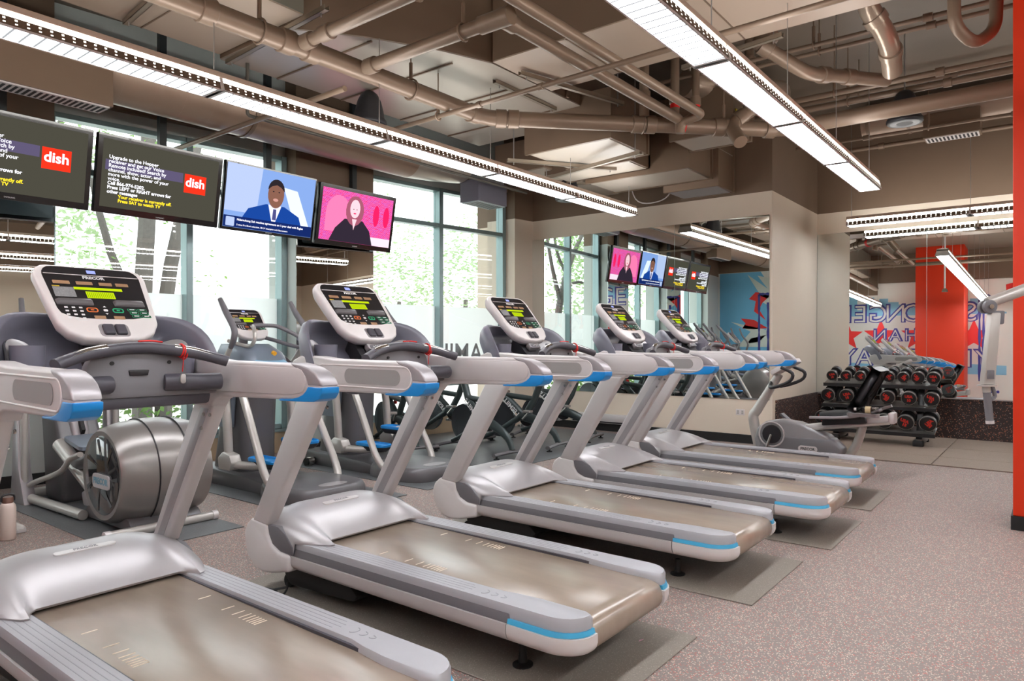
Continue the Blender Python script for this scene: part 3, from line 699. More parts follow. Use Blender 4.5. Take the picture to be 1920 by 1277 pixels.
def dish_screen(t, s, a, b):
    s.data.materials[0] = ew('olive', (74, 72, 62), .8)
    flat(s, 'purple_band', [(-a * .95, b * .42), (a * .35, b * .42), (a * .35, b * .12), (-a * .95, b * .12)], ew('purple', (88, 80, 108), .9))
    L_ = ['Upgrade to the Hopper', 'receiver and get our Voice', 'Remote included! Search by', 'channel, show, actor, and', 'more with the power of your', 'voice.']
    for i, l in enumerate(L_): text('screen_lettering', l, .047, (-a * .9, b * (.50 - .125 * i), .0092), X0, Y1, ew('white', (235, 235, 245), 1.2), s, 'LEFT', bold=.0006)
    for i, l in enumerate(['Call 866-974-5202.', 'Press LEFT or RIGHT arrows for', 'other messages']): text('screen_lettering', l, .044, (-a * .9, b * (-.25 - .125 * i), .0092), X0, Y1, ew('white', (235, 235, 245), 1.2), s, 'LEFT', bold=.0012)
    for i, l in enumerate(['Your receiver is currently off.', 'Press SAT to watch TV']): text('screen_lettering', l, .042, (-a * .72, b * (-.62 - .12 * i), .0092), X0, Y1, ew('yellow', (240, 205, 40), 1.2), s, 'LEFT', bold=.0012)
    flat(s, 'red_panel', [(a * .38, b * .42), (a * .78, b * .42), (a * .78, -b * .16), (a * .38, -b * .16)], ew('red', (225, 45, 25), 1.1), .0092)
    text('logo', 'dish', .125, (a * .58, b * .16, .0098), X0, Y1, ew('white', (235, 235, 245), 1.2), s, bold=.003)
t, s, a, b = screen(1.46, 2.70, 2.92, 'hanging screen with red panel and text, cut by the left edge'); dish_screen(t, s, a, b)
t, s, a, b = screen(2.74, 3.955, 2.92, 'hanging screen with receiver message and red logo panel, second from left'); dish_screen(t, s, a, b)
# news screen
t, s, a, b = screen(3.99, 5.14, 2.92, 'hanging screen showing a newsreader in a blue suit', thin=True)
s.data.materials[0] = ew('blue_grey', (120, 150, 205), 1.0)
flat(s, 'backdrop', [(-a, b), (-a * .25, b), (-a * .32, -b * .45), (-a, -b * .45)], ew('pale_blue', (165, 180, 215), 1.))
flat(s, 'backdrop', [(a * .25, b * .55), (a * .58, b * .5), (a * .95, -b * .7), (a * .62, -b * .8)], ew('white_blue', (205, 215, 230), 1.05))
flat(s, 'suit', [(-a * .62, -b * .62), (-a * .5, -b * .3), (-a * .12, -b * .08), (a * .3, -b * .08), (a * .66, -b * .34), (a * .76, -b * .72)], ew('suit_blue', (22, 62, 140), 1.), .009)
flat(s, 'shirt', [(-a * .07, -b * .08), (a * .23, -b * .08), (a * .12, -b * .6), (a * .03, -b * .6)], ew('shirt', (215, 215, 235), 1.), .0094)
flat(s, 'tie', [(a * .05, -b * .2), (a * .12, -b * .2), (a * .13, -b * .55), (a * .04, -b * .55)], ew('tie', (70, 70, 120), 1.), .0098)
flat(s, 'face', [(a * .085 + a * .185 * math.cos(q), b * .28 + b * .45 * math.sin(q)) for q in [2 * math.pi * k / 20 for k in range(20)]], ew('skin', (122, 84, 70), 1.), .0098)
flat(s, 'hair', [(a * .085 + a * .19 * math.cos(q), b * .40 + b * .36 * math.sin(q)) for q in [math.pi * k / 12 for k in range(13)]] + [(-a * .02, b * .52), (a * .09, b * .58), (a * .19, b * .52)], ew('hair', (40, 34, 38), 1.), .0102)
flat(s, 'mouth', [(a * .085 + a * .06 * math.cos(q), b * .1 + b * .05 * math.sin(q)) for q in [2 * math.pi * k / 12 for k in range(12)]], ew('lip', (190, 140, 130), 1.), .0102)
for q in (.02, .15): flat(s, 'eye', [(a * q + a * .02 * math.cos(w), b * .36 + b * .022 * math.sin(w)) for w in [2 * math.pi * k / 8 for k in range(8)]], ew('hair', (40, 34, 38), 1.), .0102)
flat(s, 'caption_bar', [(-a, -b * .95), (a, -b * .95), (a, -b * .6), (-a, -b * .6)], ew('navy', (18, 36, 92), 1.), .0104)
text('screen_lettering', 'Ndamukong Suh reaches agreement on 1-year deal with Eagles', .033, (-a * .72, -b * .7, .011), X0, Y1, ew('white', (235, 235, 245), 1.2), s, 'LEFT', bold=.0004)
text('screen_lettering', '5-time Pro Bowl selection, SB LV champion with Buccaneers', .026, (-a * .72, -b * .86, .011), X0, Y1, ew('white', (235, 235, 245), 1.2), s, 'LEFT')
flat(s, 'portrait', rrect(a * .18, b * .28, .01, 3, (-a * .86, -b * .78)), ew('pale_blue', (165, 180, 215), 1.), .0108)
# drama screen
t, s, a, b = screen(5.19, 6.40, 2.90, 'hanging screen showing a woman in black before a pink brick wall')
pk, nt, N, L = node_mat('screen_brick'); e_ = N('Emission'); o_ = N('OutputMaterial'); L(e_.outputs[0], o_.inputs[0]); tc = N('TexCoord'); br = N('TexBrick'); br.inputs['Scale'].default_value = 16; br.inputs['Color1'].default_value = lin((216, 30, 110)); br.inputs['Color2'].default_value = lin((190, 60, 160)); br.inputs['Mortar'].default_value = lin((240, 150, 200)); L(tc.outputs['Object'], br.inputs['Vector']); L(br.outputs[0], e_.inputs[0]); e_.inputs[1].default_value = .95
s.data.materials[0] = pk
flat(s, 'archway', [(-a * .55 + a * .33 * math.cos(q), b * .1 + b * .7 * math.sin(q)) for q in [math.pi * k / 12 for k in range(13)]] + [(-a * .88, -b * .6), (-a * .22, -b * .6)], ew('pink', (240, 120, 170), .9), .009)
for c in (.52, .82): flat(s, 'balloon', [(a * c + a * .09 * math.cos(q), b * .25 + b * .42 * math.sin(q)) for q in [2 * math.pi * k / 16 for k in range(16)]], ew('magenta', (226, 30, 90), 1.), .009)
flat(s, 'white_floor', [(a * .35, -b * .95), (a, -b * .95), (a, -b * .62), (a * .35, -b * .62)], ew('pale', (225, 205, 220), 1.), .0092)
flat(s, 'dress', [(-a * .74, -b * .95), (-a * .6, -b * .45), (-a * .36, -b * .05), (a * .14, -b * .05), (a * .36, -b * .4), (a * .48, -b * .95)], ew('black', (44, 36, 48), 1.), .0094)
flat(s, 'hair', [(-a * .1 + a * .25 * math.cos(q), b * .3 + b * .58 * math.sin(q)) for q in [2 * math.pi * k / 18 for k in range(18)]], ew('hair_brown', (150, 80, 100), 1.), .0098)
flat(s, 'face', [(-a * .1 + a * .14 * math.cos(q), b * .38 + b * .36 * math.sin(q)) for q in [2 * math.pi * k / 18 for k in range(18)]], ew('skin_pale', (235, 190, 200), 1.), .0102)
flat(s, 'mouth', [(-a * .1 + a * .04 * math.cos(q), b * .2 + b * .03 * math.sin(q)) for q in [2 * math.pi * k / 10 for k in range(10)]], ew('magenta', (226, 30, 90), 1.), .0106)
flat(s, 'neckline', [(-a * .16, -b * .02), (-a * .03, -b * .02), (-a * .1, -b * .45)], ew('skin_pale', (235, 190, 200), 1.), .0102)
for q in (-.14, -.05): flat(s, 'eye', [(a * q + a * .015 * math.cos(w), b * .36 + b * .02 * math.sin(w)) for w in [2 * math.pi * k / 8 for k in range(8)]], ew('hair', (40, 34, 38), 1.), .0106)
# the poles that carry the screens
for i, (x, lab) in enumerate(((2.05, 'dark ceiling pole carrying the leftmost screen'), (3.42, 'dark ceiling pole carrying the receiver message screen'), (4.62, 'dark ceiling pole carrying the news screen'), (5.86, 'dark ceiling pole carrying the drama screen'))):
    t = thing('ceiling_pole', lab, 'pole', (x, 7.16, 0), group='ceiling poles for the screens')
    MB().box(-.035, .035, -.03, .03, 2.84, ZC).build('tube', mat('pole_dark', (52, 58, 60), .4), t); MB().box(-.08, .08, -.08, .08, ZC - .01, ZC).build('ceiling_plate', dark, t)
# ---------------------------------------------------------------- ducts
def tagd(o, lab, cat='duct', grp=None): return tag(o, lab, cat, grp)
spiral, nt, N, L = node_mat('spiral_duct'); b_ = N('BsdfPrincipled'); o_ = N('OutputMaterial'); L(b_.outputs[0], o_.inputs[0]); b_.inputs['Base Color'].default_value = lin((152, 130, 112)); b_.inputs['Roughness'].default_value = .38; b_.inputs['Metallic'].default_value = .25
wv = N('TexWave'); wv.inputs['Scale'].default_value = 1.15; wv.inputs['Distortion'].default_value = 0; wv.wave_profile = 'SAW'; tc = N('TexCoord'); L(tc.outputs['Object'], wv.inputs['Vector']); bp_ = N('Bump'); bp_.inputs['Strength'].default_value = .5; bp_.inputs['Distance'].default_value = .006; L(wv.outputs['Fac'], bp_.inputs['Height']); L(bp_.outputs[0], b_.inputs['Normal'])
def round_duct(path, r, lab, collars=()):
    t = thing('round_duct', lab, 'duct', (0, 0, 0)); P = [Vector(p) for p in path]
    MB().tube(path, r, 32).build('duct_shell', spiral, t, ang=50)
    for q in collars:
        c = P[0].lerp(P[-1], q); d = (P[-1] - P[0]).normalized() * .02
        MB().tube([c - d, c + d], r + .012, 32).build('collar', ductm, t)
    return t
t = round_duct([(-1.9, 6.62, 3.74), (2.4, 6.62, 3.74), (6.3, 6.62, 3.74)], .27, 'round spiral duct running along the top of the windows', (.1, .47, .72))
MB().loft([[(x, 6.62 + .27 * k * math.cos(a), 3.74 + .27 * m_ * math.sin(a)) for a in [2 * math.pi * q / 24 for q in range(24)]] for x, k, m_ in ((6.3, 1, 1), (6.8, .98, .85), (7.3, .9, .62))]).build('reducer', duct_sh, t, ang=50)
def grille(t, c, w_, d, m=whitep, n=14, axis='x'):
    """flat register facing down: rim and slots"""
    MB().box(-w_ / 2, w_ / 2, -d / 2, d / 2, -.012, 0).build('register_rim', m, t)
    o = MB()
    for k in range(n):
        x = -w_ / 2 + .03 + (w_ - .06) * k / (n - 1); o.box(x - .011, x + .011, -d / 2 + .025, d / 2 - .025, -.0135, -.012)
    o.build('slots', black, t)
def boot(loc, w_, d, h, lab, rz=0, gm=whitep, dm=None):
    t = thing('duct_box', lab, 'duct', loc, rz, 'air outlet boxes under the ducts'); MB().box(-w_ / 2, w_ / 2, -d / 2, d / 2, 0, h).build('sheet_box', dm or ductm, t)
    grille(t, None, w_ - .04, d - .04, gm, int(w_ / .045)); return t
boot((2.16, 6.45, 3.34), .9, .26, .3, 'brown air outlet box with white grille above the left screens', 0)
boot((7.62, 6.45, 3.30), .62, .34, .3, 'grey box outlet at the end of the window duct by the corner', 0, mat('pale_grille', (200, 215, 218), .4), slate)
# big rectangular ducts
m = MB(); fp = [(3.4, 6.02), (3.4, 5.0), (3.9, 4.62), (4.5, 4.3), (5.0, 4.12), (7.0, 4.1), (7.0, 6.0)]
t = thing('large_duct', 'large dark duct with curved side and underside given a painted sheen, upper centre', 'duct'); m.prism(fp, 'z', 3.93, ZC - .02).build('duct_side', ductm, t)
MB().prism([(x * .995 + .02, y * .995 + .025) for x, y in fp], 'z', 3.918, 3.93).build('sheen_underside', duct_sh, t)
for x in (3.98, 4.75, 5.6, 6.4): MB().box(x - .008, x + .008, 4.62 if x < 4.5 else 4.4, 6.0, 3.905, 3.92).build('standing_seam', ductm, t)
for x in (5.35, 6.2): MB().box(x - .02, x + .02, 4.08, 4.1, 3.93, ZC - .02).build('flange', ductm, t)
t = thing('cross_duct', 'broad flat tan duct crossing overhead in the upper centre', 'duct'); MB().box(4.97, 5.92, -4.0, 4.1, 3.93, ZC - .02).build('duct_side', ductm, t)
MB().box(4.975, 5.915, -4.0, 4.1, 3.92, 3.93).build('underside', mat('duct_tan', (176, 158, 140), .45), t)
for y in (3.3, 2.1, .9, -.3, -1.5): MB().box(4.975, 5.915, y - .006, y + .006, 3.914, 3.92).build('seam', ductm, t)
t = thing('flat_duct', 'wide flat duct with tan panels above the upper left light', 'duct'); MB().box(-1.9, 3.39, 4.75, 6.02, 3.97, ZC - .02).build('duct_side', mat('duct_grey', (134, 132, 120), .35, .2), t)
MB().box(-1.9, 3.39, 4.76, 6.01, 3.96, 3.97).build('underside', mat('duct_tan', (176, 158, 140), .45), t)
for x in (.3, 1.5, 2.7): MB().box(x - .006, x + .006, 4.76, 6.01, 3.954, 3.96).build('seam', ductm, t)
# fan-coil boxes near the back wall
def boxduct(x0, x1, y0, y1, z0, z1, lab, bottom=None, flange=True):
    t = thing('fan_box', lab, 'duct', ((x0 + x1) / 2, (y0 + y1) / 2, z0)); a, b, h = (x1 - x0) / 2, (y1 - y0) / 2, z1 - z0
    MB().box(-a, a, -b, b, 0, h).build('casing', ductm, t, bevel=.004, seg=1)
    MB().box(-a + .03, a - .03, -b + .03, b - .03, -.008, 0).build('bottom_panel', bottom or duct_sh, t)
    if flange:
        for q in (-a, a): MB().box(q - .02, q + .02, -b - .02, b + .02, -.012, h).build('flange', ductm, t)
        MB().box(-a, a, -b - .004, -b, h * .45, h * .45 + .008).build('crease', duct_sh, t)
    return t
boxduct(6.5, 7.35, 3.75, 4.85, 3.52, 4.05, 'fan unit box with bright underside left of the joined pipes', mat('panel_pale', (190, 180, 166), .35))
boxduct(8.66, 9.2, 3.43, 4.15, 3.35, 4.4, 'square tan duct box with grey grille beneath, against the back wall', mat('grille_grey', (150, 152, 156), .5), True)
boxduct(7.9, 8.62, 3.5, 4.9, 3.44, 4.3, 'boxy duct between the fan unit and the back wall', None)
boxduct(7.4, 7.9, 4.0, 5.2, 3.5, 3.9, 'short joining duct behind the boxy duct', mat('panel_pale', (190, 180, 166), .35))
boxduct(7.2, 9.2, 5.1, 5.9, 3.55, 3.95, 'low flat duct near the back corner of the ceiling', None, False)
boxduct(7.35, 7.9, 2.75, 3.45, 3.62, 4.1, 'small duct box with louvred vent behind the joined pipes', None)
fb = bpy.data.objects['fan_box.005']
for k, (dx, w_) in enumerate(((-.2, .16), (.02, .12))): MB().box(dx, dx + w_, -.362, -.357, .12, .24).build('sticker', mat('yellow_ink', (215, 190, 40), .5), fb)
# right round duct with its register
t = round_duct([(10.75, -6., 4.40), (10.75, 2.15, 4.40)], .23, 'round duct along the right wall under the slab', (.93, .99))
boot((10.6, 1.08, 3.99), .62, .28, .3, 'brown outlet box with white grille on the right round duct', math.pi / 2)
# ---------------------------------------------------------------- pipes
def pipe(path, r, lab, couplings=(), m=pipem, sub=0, cat='pipe', hangers=(), cl=.11, extra=.014, nm='ceiling_pipe', grp=None):
    t = thing(nm, lab, cat, (0, 0, 0), group=grp); P = [Vector(p) for p in path]
    # round the corners
    Q = [P[0]]
    for i in range(1, len(P) - 1):
        a = (P[i - 1] - P[i]).normalized(); b = (P[i + 1] - P[i]).normalized(); d = min(r * 2.2, (P[i - 1] - P[i]).length * .45, (P[i + 1] - P[i]).length * .45)
        for k in range(6):
            u = k / 5; Q.append((P[i] + a * d) * (1 - u) ** 2 + P[i] * 2 * u * (1 - u) + (P[i] + b * d) * u * u)
    Q.append(P[-1]); MB().tube(Q, r, 20).build('pipe_run', m, t, ang=50)
    for seg, q in couplings:
        c = P[seg].lerp(P[seg + 1], q); d = (P[seg + 1] - P[seg]).normalized()
        MB().tube([c - d * cl / 2, c - d * cl * .46, c + d * cl * .46, c + d * cl / 2], [r + extra * .5, r + extra, r + extra, r + extra * .5], 20).build('coupling', m, t, ang=50)
    for seg, q in hangers:
        c = P[seg].lerp(P[seg + 1], q); d = (P[seg + 1] - P[seg]).normalized(); s_ = d.cross(Vector((0, 0, 1))).normalized()
        ring = [c + s_ * (r + .012) * math.cos(a) + Vector((0, 0, 1)) * (r + .012) * math.sin(a) for a in [2 * math.pi * k / 16 for k in range(16)]]
        MB().tube(ring, .009, 6, closed=True).tube([c + Vector((0, 0, r + .01)), c + Vector((0, 0, .16 + r))], .016, 8).build('clevis', m, t)
        MB().cyl(c + Vector((0, 0, .15 + r)), (c.x, c.y, roof(c.x, c.y)), .006, 6).build('hanger_rod', m, t)
    return t
Z = 3.6
pipe([(-1.9, 4.6, Z), (5.4, 4.55, Z), (7.62, 2.33, Z), (7.62, -6, Z)], .078, 'thick brown drain pipe that bends across the middle of the ceiling', [(0, .60), (0, .685), (0, .715), (0, .975), (1, .05), (1, .09), (1, .50), (1, .545), (1, .78), (1, .81), (1, .96), (2, .03), (2, .3)], hangers=[(0, .655), (0, .86), (1, .52), (1, .80)])
pipe([(3.8, 4.5, Z), (3.8, 3.05, Z + .0), (6.66, 3.03, Z), (6.66, 3.03, Z - .13)], .05, 'branch pipe leaving the drain and turning at a capped corner, upper centre', [(0, .06), (0, .9), (0, .97), (1, .03)], hangers=[(0, .75)])
MB().lathe([(.066, -.02), (.066, .06), (.05, .07), (.0, .07)], (3.8, 2.99, Z), 'y', 20).build('pipe_cap', pipem, bpy.data.objects['ceiling_pipe.001'])
pipe([(3.3, 2.82, Z), (6.64, 2.78, Z), (6.64, 3.0, Z - .03), (6.64, 3.02, Z - .14)], .043, 'straight slim pipe parallel to the capped branch, ending in a bend')
pipe([(3.2, 4.5, Z), (3.16, 2.0, Z), (3.12, -1, Z)], .045, 'pipe leaving the drain towards the top edge, left of the capped branch', [(0, .03), (0, .12)], hangers=[(0, .5)])
pipe([(4.88, 5.9, 3.5), (4.76, 1.8, 3.5), (4.6, -3, 3.5)], .022, 'thin sprinkler pipe crossing under the shiny duct', [(0, .13), (0, .43), (0, .6)], cl=.05, extra=.008, hangers=[(0, .3)])
pipe([(3.72, 7.5, 3.42), (3.68, 4.6, 3.42)], .024, 'slanting strut pipe above the receiver message screen')
pipe([(3.6, 5.9, 3.95), (3.6, 5.9, 3.44), (7.9, 5.9, 3.44)], .016, 'thin conduit along the back of the shiny duct', m=mat('conduit_dark', (84, 80, 72), .4))
for i, (y_, z_, r_, lab) in enumerate(((3.3, 4.05, .03, 'slim pipe under the slab nearest the cross duct'), (4.3, 4.1, .03, 'slim pipe beside it under the slab'))):
    pass
right = [(7.15, 4.22, .022), (7.35, 4.22, .022), (7.95, 3.98, .03), (8.55, 4.05, .035), (9.1, 4.3, .025), (10.2, 4.05, .02), (11.2, 4.16, .032)]
labs = ['thinner of the paired conduits at upper right, near side', 'thinner of the paired conduits at upper right, far side', 'slim pipe beyond the paired conduits at upper right', 'slim pipe crossing just above the black dome speaker', 'narrow pipe under the slab beyond the dome speaker', 'thin conduit high above the right round duct', 'slim pipe along the brown upper wall at right']
for (x_, z_, r_), lab in zip(right, labs):
    pipe([(x_, -6, z_), (x_, 2.9 if x_ > 9.3 else 3.6, z_)], r_, lab, [(0, .9), (0, .72)], cl=.08 if r_ < .05 else .14, hangers=[(0, .82)])
# foil-wrapped trap and vertical drops
foil = mat('foil_wrap', (170, 152, 134), .28, .5, bump=(30, .8))
pipe([(6.15, 1.15, 4.5), (6.2, 1.25, 4.1), (6.45, 1.1, 3.85), (6.9, 1.15, 3.72)], .08, 'thick foil wrapped pipe elbow hanging at upper right', [(1, .5), (2, .4)], foil, cl=.07)
pipe([(6.3, 2.0, 4.05), (6.15, 2.1, 3.98), (6.5, 1.75, 3.72), (6.95, 1.6, 3.8), (7.5, 1.3, 3.85)], .06, 'curved pipe joining the foil wrapped elbow', [(0, .2), (1, .2), (2, .5), (3, .2)], pipem)
pipe([(6.2, .62, ZC), (6.2, .62, 3.72), (6.35, .5, 3.60), (6.5, .38, 3.74), (6.5, .36, ZC)], .045, 'slim U-shaped trap hanging from the slab at upper right')
pipe([(6.9, .0, ZC), (6.9, .0, 4.1), (7.6, .0, 4.0), (8.2, -.1, 4.0)], .07, 'short wide elbow beside the red column at the top', [(0, .6), (1, .5)], foil)
for i, (x_, y_, r_, lab) in enumerate(((6.5, 3.35, .05, 'first drop pipe behind the joined pipes'), (6.8, 3.15, .045, 'second drop pipe with a red band behind the joined pipes'), (6.98, 3.0, .04, 'third drop pipe with a red band at the drain joint'), (7.45, 2.6, .05, 'fourth drop pipe next to the silver hose'))):
    t = pipe([(x_, y_, ZC), (x_, y_, 3.66)], r_, lab, [(0, .35), (0, .8)], cl=.09)
    if i in (1, 2): MB().cyl((x_, y_, 3.78), (x_, y_, 3.86), r_ + .004, 18).build('red_band', redcord, t)
MB().tube([(6.82, 3.13, 3.6), (6.87, 3.08, 3.6)], .083, 20).build('red_band', redcord, bpy.data.objects['ceiling_pipe'])
t = pipe([(7.2, 3.2, 4.2), (7.7, 2.9, 4.15), (8.2, 2.75, 4.25), (8.7, 2.7, 4.35)], .17, 'silver flexible hose behind the right pendant light', m=foil)
t = pipe([(7.35, 2.55, 3.78), (7.2, 2.72, 3.62), (7.05, 2.55, 3.38)], .07, 'stub elbow pointing down under the drain pipe', [(0, .5)])
# suspension struts (open channels) under the ducts
def strut(a, b, lab):
    a, b = Vector(a), Vector(b); t = thing('channel_strut', lab, 'strut', tuple(a), math.atan2(b.y - a.y, b.x - a.x), 'steel channel struts under the ducts'); n = (b - a).length
    MB().box(0, n, -.022, .022, 0, .004).box(0, n, -.022, -.018, 0, .04).box(0, n, .018, .022, 0, .04).build('channel', mat('strut_steel', (150, 138, 122), .35, .5), t)
    for q in (.08, n - .08): MB().cyl((q, 0, -.03), (q, 0, max(.05, roof(*(a.lerp(b, q / n)).xy) - a.z)), .006, 6).build('threaded_rod', steel, t)
for a_, b_, lab in (((2.55, 5.95, 3.91), (2.45, 4.9, 3.91), 'channel strut beneath the flat tan duct, near the top edge'), ((3.45, 5.98, 3.88), (3.35, 4.4, 3.88), 'channel strut where flat duct meets the shiny one'),
        ((5.3, 4.35, 3.88), (6.35, 4.35, 3.88), 'channel strut along the shiny duct near its open end'), ((5.25, 4.0, 3.86), (6.6, 3.65, 3.86), 'slanted channel strut under the cross duct joint'), ((6.45, 5.1, 3.46), (7.6, 4.3, 3.46), 'channel strut below the fan unit box'),
        ((6.9, 3.6, 3.40), (7.3, 5.2, 3.40), 'channel strut across the bright underside of the fan unit'), ((6.1, 2.75, 3.87), (5.95, 1.8, 3.87), 'channel strut under the cross duct near the right light'), ((7.7, 5.6, 3.5), (8.6, 4.7, 3.5), 'channel strut beneath the low flat duct')):
    strut(a_, b_, lab)
# dome speakers and their cords
def speaker(loc, lab):
    t = thing('dome_speaker', lab, 'speaker', loc, group='black hanging dome speakers')
    MB().lathe([(.0, .30), (.05, .30), (.085, .27), (.12, .2), (.145, .1), (.155, .03), (.175, .0), (.178, -.03), (.165, -.045), (.15, -.045)], ax='z', n=28).build('dome_housing', mat('speaker_black', (34, 34, 38), .45), t, ang=60)
    MB().lathe([(.15, -.044), (.1, -.05), (.04, -.035), (0, -.03)], ax='z', n=28).build('speaker_cone', mat('cone_grey', (70, 74, 80), .3, .2), t, ang=60)
    MB().cyl((0, 0, .3), (0, 0, max(.31, roof(loc[0], loc[1]) - loc[2])), .008, 6).build('hanging_cable', steel, t)
speaker((8.5, 1.30, 3.73), 'black dome speaker hanging at upper right near the long pipe')
speaker((8.05, 5.3, 3.33), 'black dome speaker hanging by the back corner, below the fan unit')
speaker((4.75, 5.55, 3.6), 'black dome speaker under the shiny duct above the left light')
# sprinkler pendant and sensor in the mirror's view
t = thing('sprinkler_head', 'chrome pendant fixture on a drop pipe in front of the red column in the mirror', 'sprinkler', (1.9, 2.3, 0)); MB().cyl((0, 0, 3.1), (0, 0, ZC), .02, 10).build('drop_pipe', whitep, t); MB().lathe([(.0, 3.06), (.05, 3.06), (.075, 3.03), (.05, 3.1), (.02, 3.12)], ax='z', n=16).build('head', chrome, t)
# ---------------------------------------------------------------- stride machines, elliptical, spin bikes
shell_dk = mat('shell_charcoal', (104, 102, 104), .35, .2)
shell_bl = mat('shell_bluegrey', (120, 130, 142), .35, .15)
tubem = mat('tube_silver', (192, 188, 182), .3, .35)
def place_console(root, off, f=1.):
    """builds the head unit on its own plane and moves it to off"""
    before = set(root.children_recursive); make_console(root)
    A = Matrix.Translation(off) @ Matrix.Scale(f, 4) @ Matrix.Translation(-K0)
    for c in root.children_recursive:
        if c not in before: c.data.transform(A @ c.matrix_basis); c.matrix_local = Matrix.Identity(4)
def make_amt(label, loc):
    t = thing('stride_trainer', label, 'exercise machine', loc, group='stride machines along the windows')
    # rear platform
    P = [(.36 * math.copysign(abs(math.cos(a)) ** .5, math.cos(a)), .42 + .40 * math.copysign(abs(math.sin(a)) ** .6, math.sin(a))) for a in [2 * math.pi * k / 32 for k in range(32)]]
    MB().loft([[(x * q, .42 + (y - .42) * q, z) for x, y in P] for q, z in ((1, 0), (1.02, .03), (1., .10), (.95, .135), (.9, .14))]).build('step_platform', shell_dk, t, ang=60)
    MB().loft([[(x * .3, .15 + y * .16, z) for x, y in rrect(.9, .9, .4, 5)] for z in (.138, .143)]).build('step_mark', silver2, t)
    MB().prism([(.7, 0), (2.1, 0), (2.12, .08), (1.9, .16), (1.0, .13), (.7, .10)], 'x', -.27, .27).build('base_beam', shell_dk, t, bevel=.02)
    MB().cyl((-.38, 1.72, .05), (-.26, 1.72, .05), .042, 16).build('transport_roller', black, t); MB().cyl((.26, 1.72, .05), (.38, 1.72, .05), .042, 16).build('transport_roller', black, t)
    MB().cyl((-.36, 1.72, .05), (-.29, 1.72, .05), .046, 16).build('roller_sleeve', chrome, t)
    # tower
    def ring(cx, cy, a, b, z, dy=0): return [(cx + x, cy + y, z) for x, y in rrect(a, b, min(a, b) * .35, 5)]
    MB().loft([ring(0, 1.52, .40, .62, .06), ring(0, 1.48, .37, .56, .4), ring(0, 1.44, .36, .54, .8), ring(0, 1.44, .42, .60, 1.02)]).build('tower_shell', shell_dk, t, ang=60)
    MB().loft([ring(-.21, 1.62, .06, .5, .55), ring(-.22, 1.58, .07, .52, .9), ring(-.2, 1.5, .09, .5, 1.18)]).build('side_shield', shell_bl, t, ang=60)
    MB().loft([ring(0, 1.42, .48, .70, 1.0), ring(0, 1.38, .52, .74, 1.12), ring(0, 1.42, .46, .6, 1.25), ring(0, 1.5, .36, .42, 1.33)]).build('upper_cowl', shell_bl, t, ang=60)
    MB().prism([(.86, 1.1), (1.12, 1.2), (1.16, 1.16), (1.1, 1.06), (.9, 1.02)], 'x', -.16, .16).build('utility_tray', mat('tray_blue', (126, 178, 206), .3), t, bevel=.02)
    MB().prism([(.98, 1.11), (1.28, 1.27), (1.3, 1.1), (1.0, 1.04)], 'x', .02, .24).build('tray_pocket', dark, t, bevel=.02)
    MB().cyl((.0, 1.0, 1.24), (.0, 1.03, 1.25), .02, 12).build('amber_knob', mat('amber', (226, 160, 30), .4), t)
    MB().tube([(0, 1.55, 1.25), (0, 1.52, 1.45), (0, 1.48, 1.52)], .045, 12, sub=3).build('console_neck', silver2, t)
    for s in (-1, 1):
        MB().cyl((s * .2, 1.35, 1.1), (s * .36, 1.35, 1.1), .07, 20).build('pivot_hub', silver, t, bevel=.01)
        m = MB().tube([(s * .36, 1.35, 1.06), (s * .37, 1.22, 1.18), (s * .37, 1.12, 1.3)], [.035, .028, .02], 14, sub=4); m.build('handle_lower', tubem, t, ang=60)
        MB().tube([(s * .37, 1.12, 1.3), (s * .38, 1.05, 1.38), (s * .38, 1.05, 1.47), (s * .37, 1.2, 1.62), (s * .37, 1.3, 1.74)], [.022, .027, .027, .027, .02], 14, sub=4, flat=1.1).build('handle_grip', stripgrey, t, ang=60)
        MB().tube([(s * .33, 1.32, 1.05), (s * .34, 1.24, .7), (s * .34, 1.2, .28)], .04, 16, sub=3).build('swing_arm', tubem, t, ang=60)
        MB().prism([(1.10, .2), (1.28, .2), (1.3, .3), (1.22, .36), (1.1, .34), (1.06, .27)], 'x', s * .29, s * .40).build('link_knuckle', tubem, t, bevel=.015)
        MB().tube([(s * .34, 1.1, .25), (s * .25, .95, .24 if s < 0 else .36), (s * .17, .85, .26 if s < 0 else .42)], .036, 14, sub=3).build('pedal_link', tubem, t, ang=60)
        z = .28 if s < 0 else .42
        MB().loft([[(s * .17 + x * q, .86 + y * q, z + h) for x, y in rrect(.17, .42, .07, 5)] for q, h in ((.8, -.05), (1., -.02), (1.02, 0))]).build('pedal_pan', dark, t, ang=60)
        MB().loft([[(s * .17 + x * q, .86 + y * q, z + h) for x, y in rrect(.17, .42, .07, 5)] for q, h in ((1.04, .0), (1.06, .02), (1.0, .03), (.93, .012))]).build('pedal_rim', blueac, t, ang=60)
        MB().tube([(s * .31, 1.2, 1.06), (s * .34, .98, .88), (s * .36, .74, .48), (s * .37, .60, .24), (s * .34, .52, .12), (s * .26, .50, .08)], .034, 16, sub=5).build('support_leg', tubem, t, ang=60)
    # fixed handlebars
    MB().tube([(-.05, 1.28, 1.5), (-.1, 1.18, 1.46), (-.12, 1.14, 1.38), (-.13, 1.2, 1.31), (-.17, 1.34, 1.33), (-.2, 1.45, 1.36)], .018, 12, sub=4).build('handlebar', tubem, t, ang=60)
    MB().tube([(-.05, 1.28, 1.5), (.06, 1.2, 1.505), (.14, 1.14, 1.49), (.24, .98, 1.40), (.27, .93, 1.34), (.24, .98, 1.30), (.14, 1.25, 1.37), (.1, 1.4, 1.4)], .019, 12, sub=4).build('handlebar', stripgrey, t, ang=60)
    place_console(t, Vector((0, 1.30, 1.38)), .84)
    return t
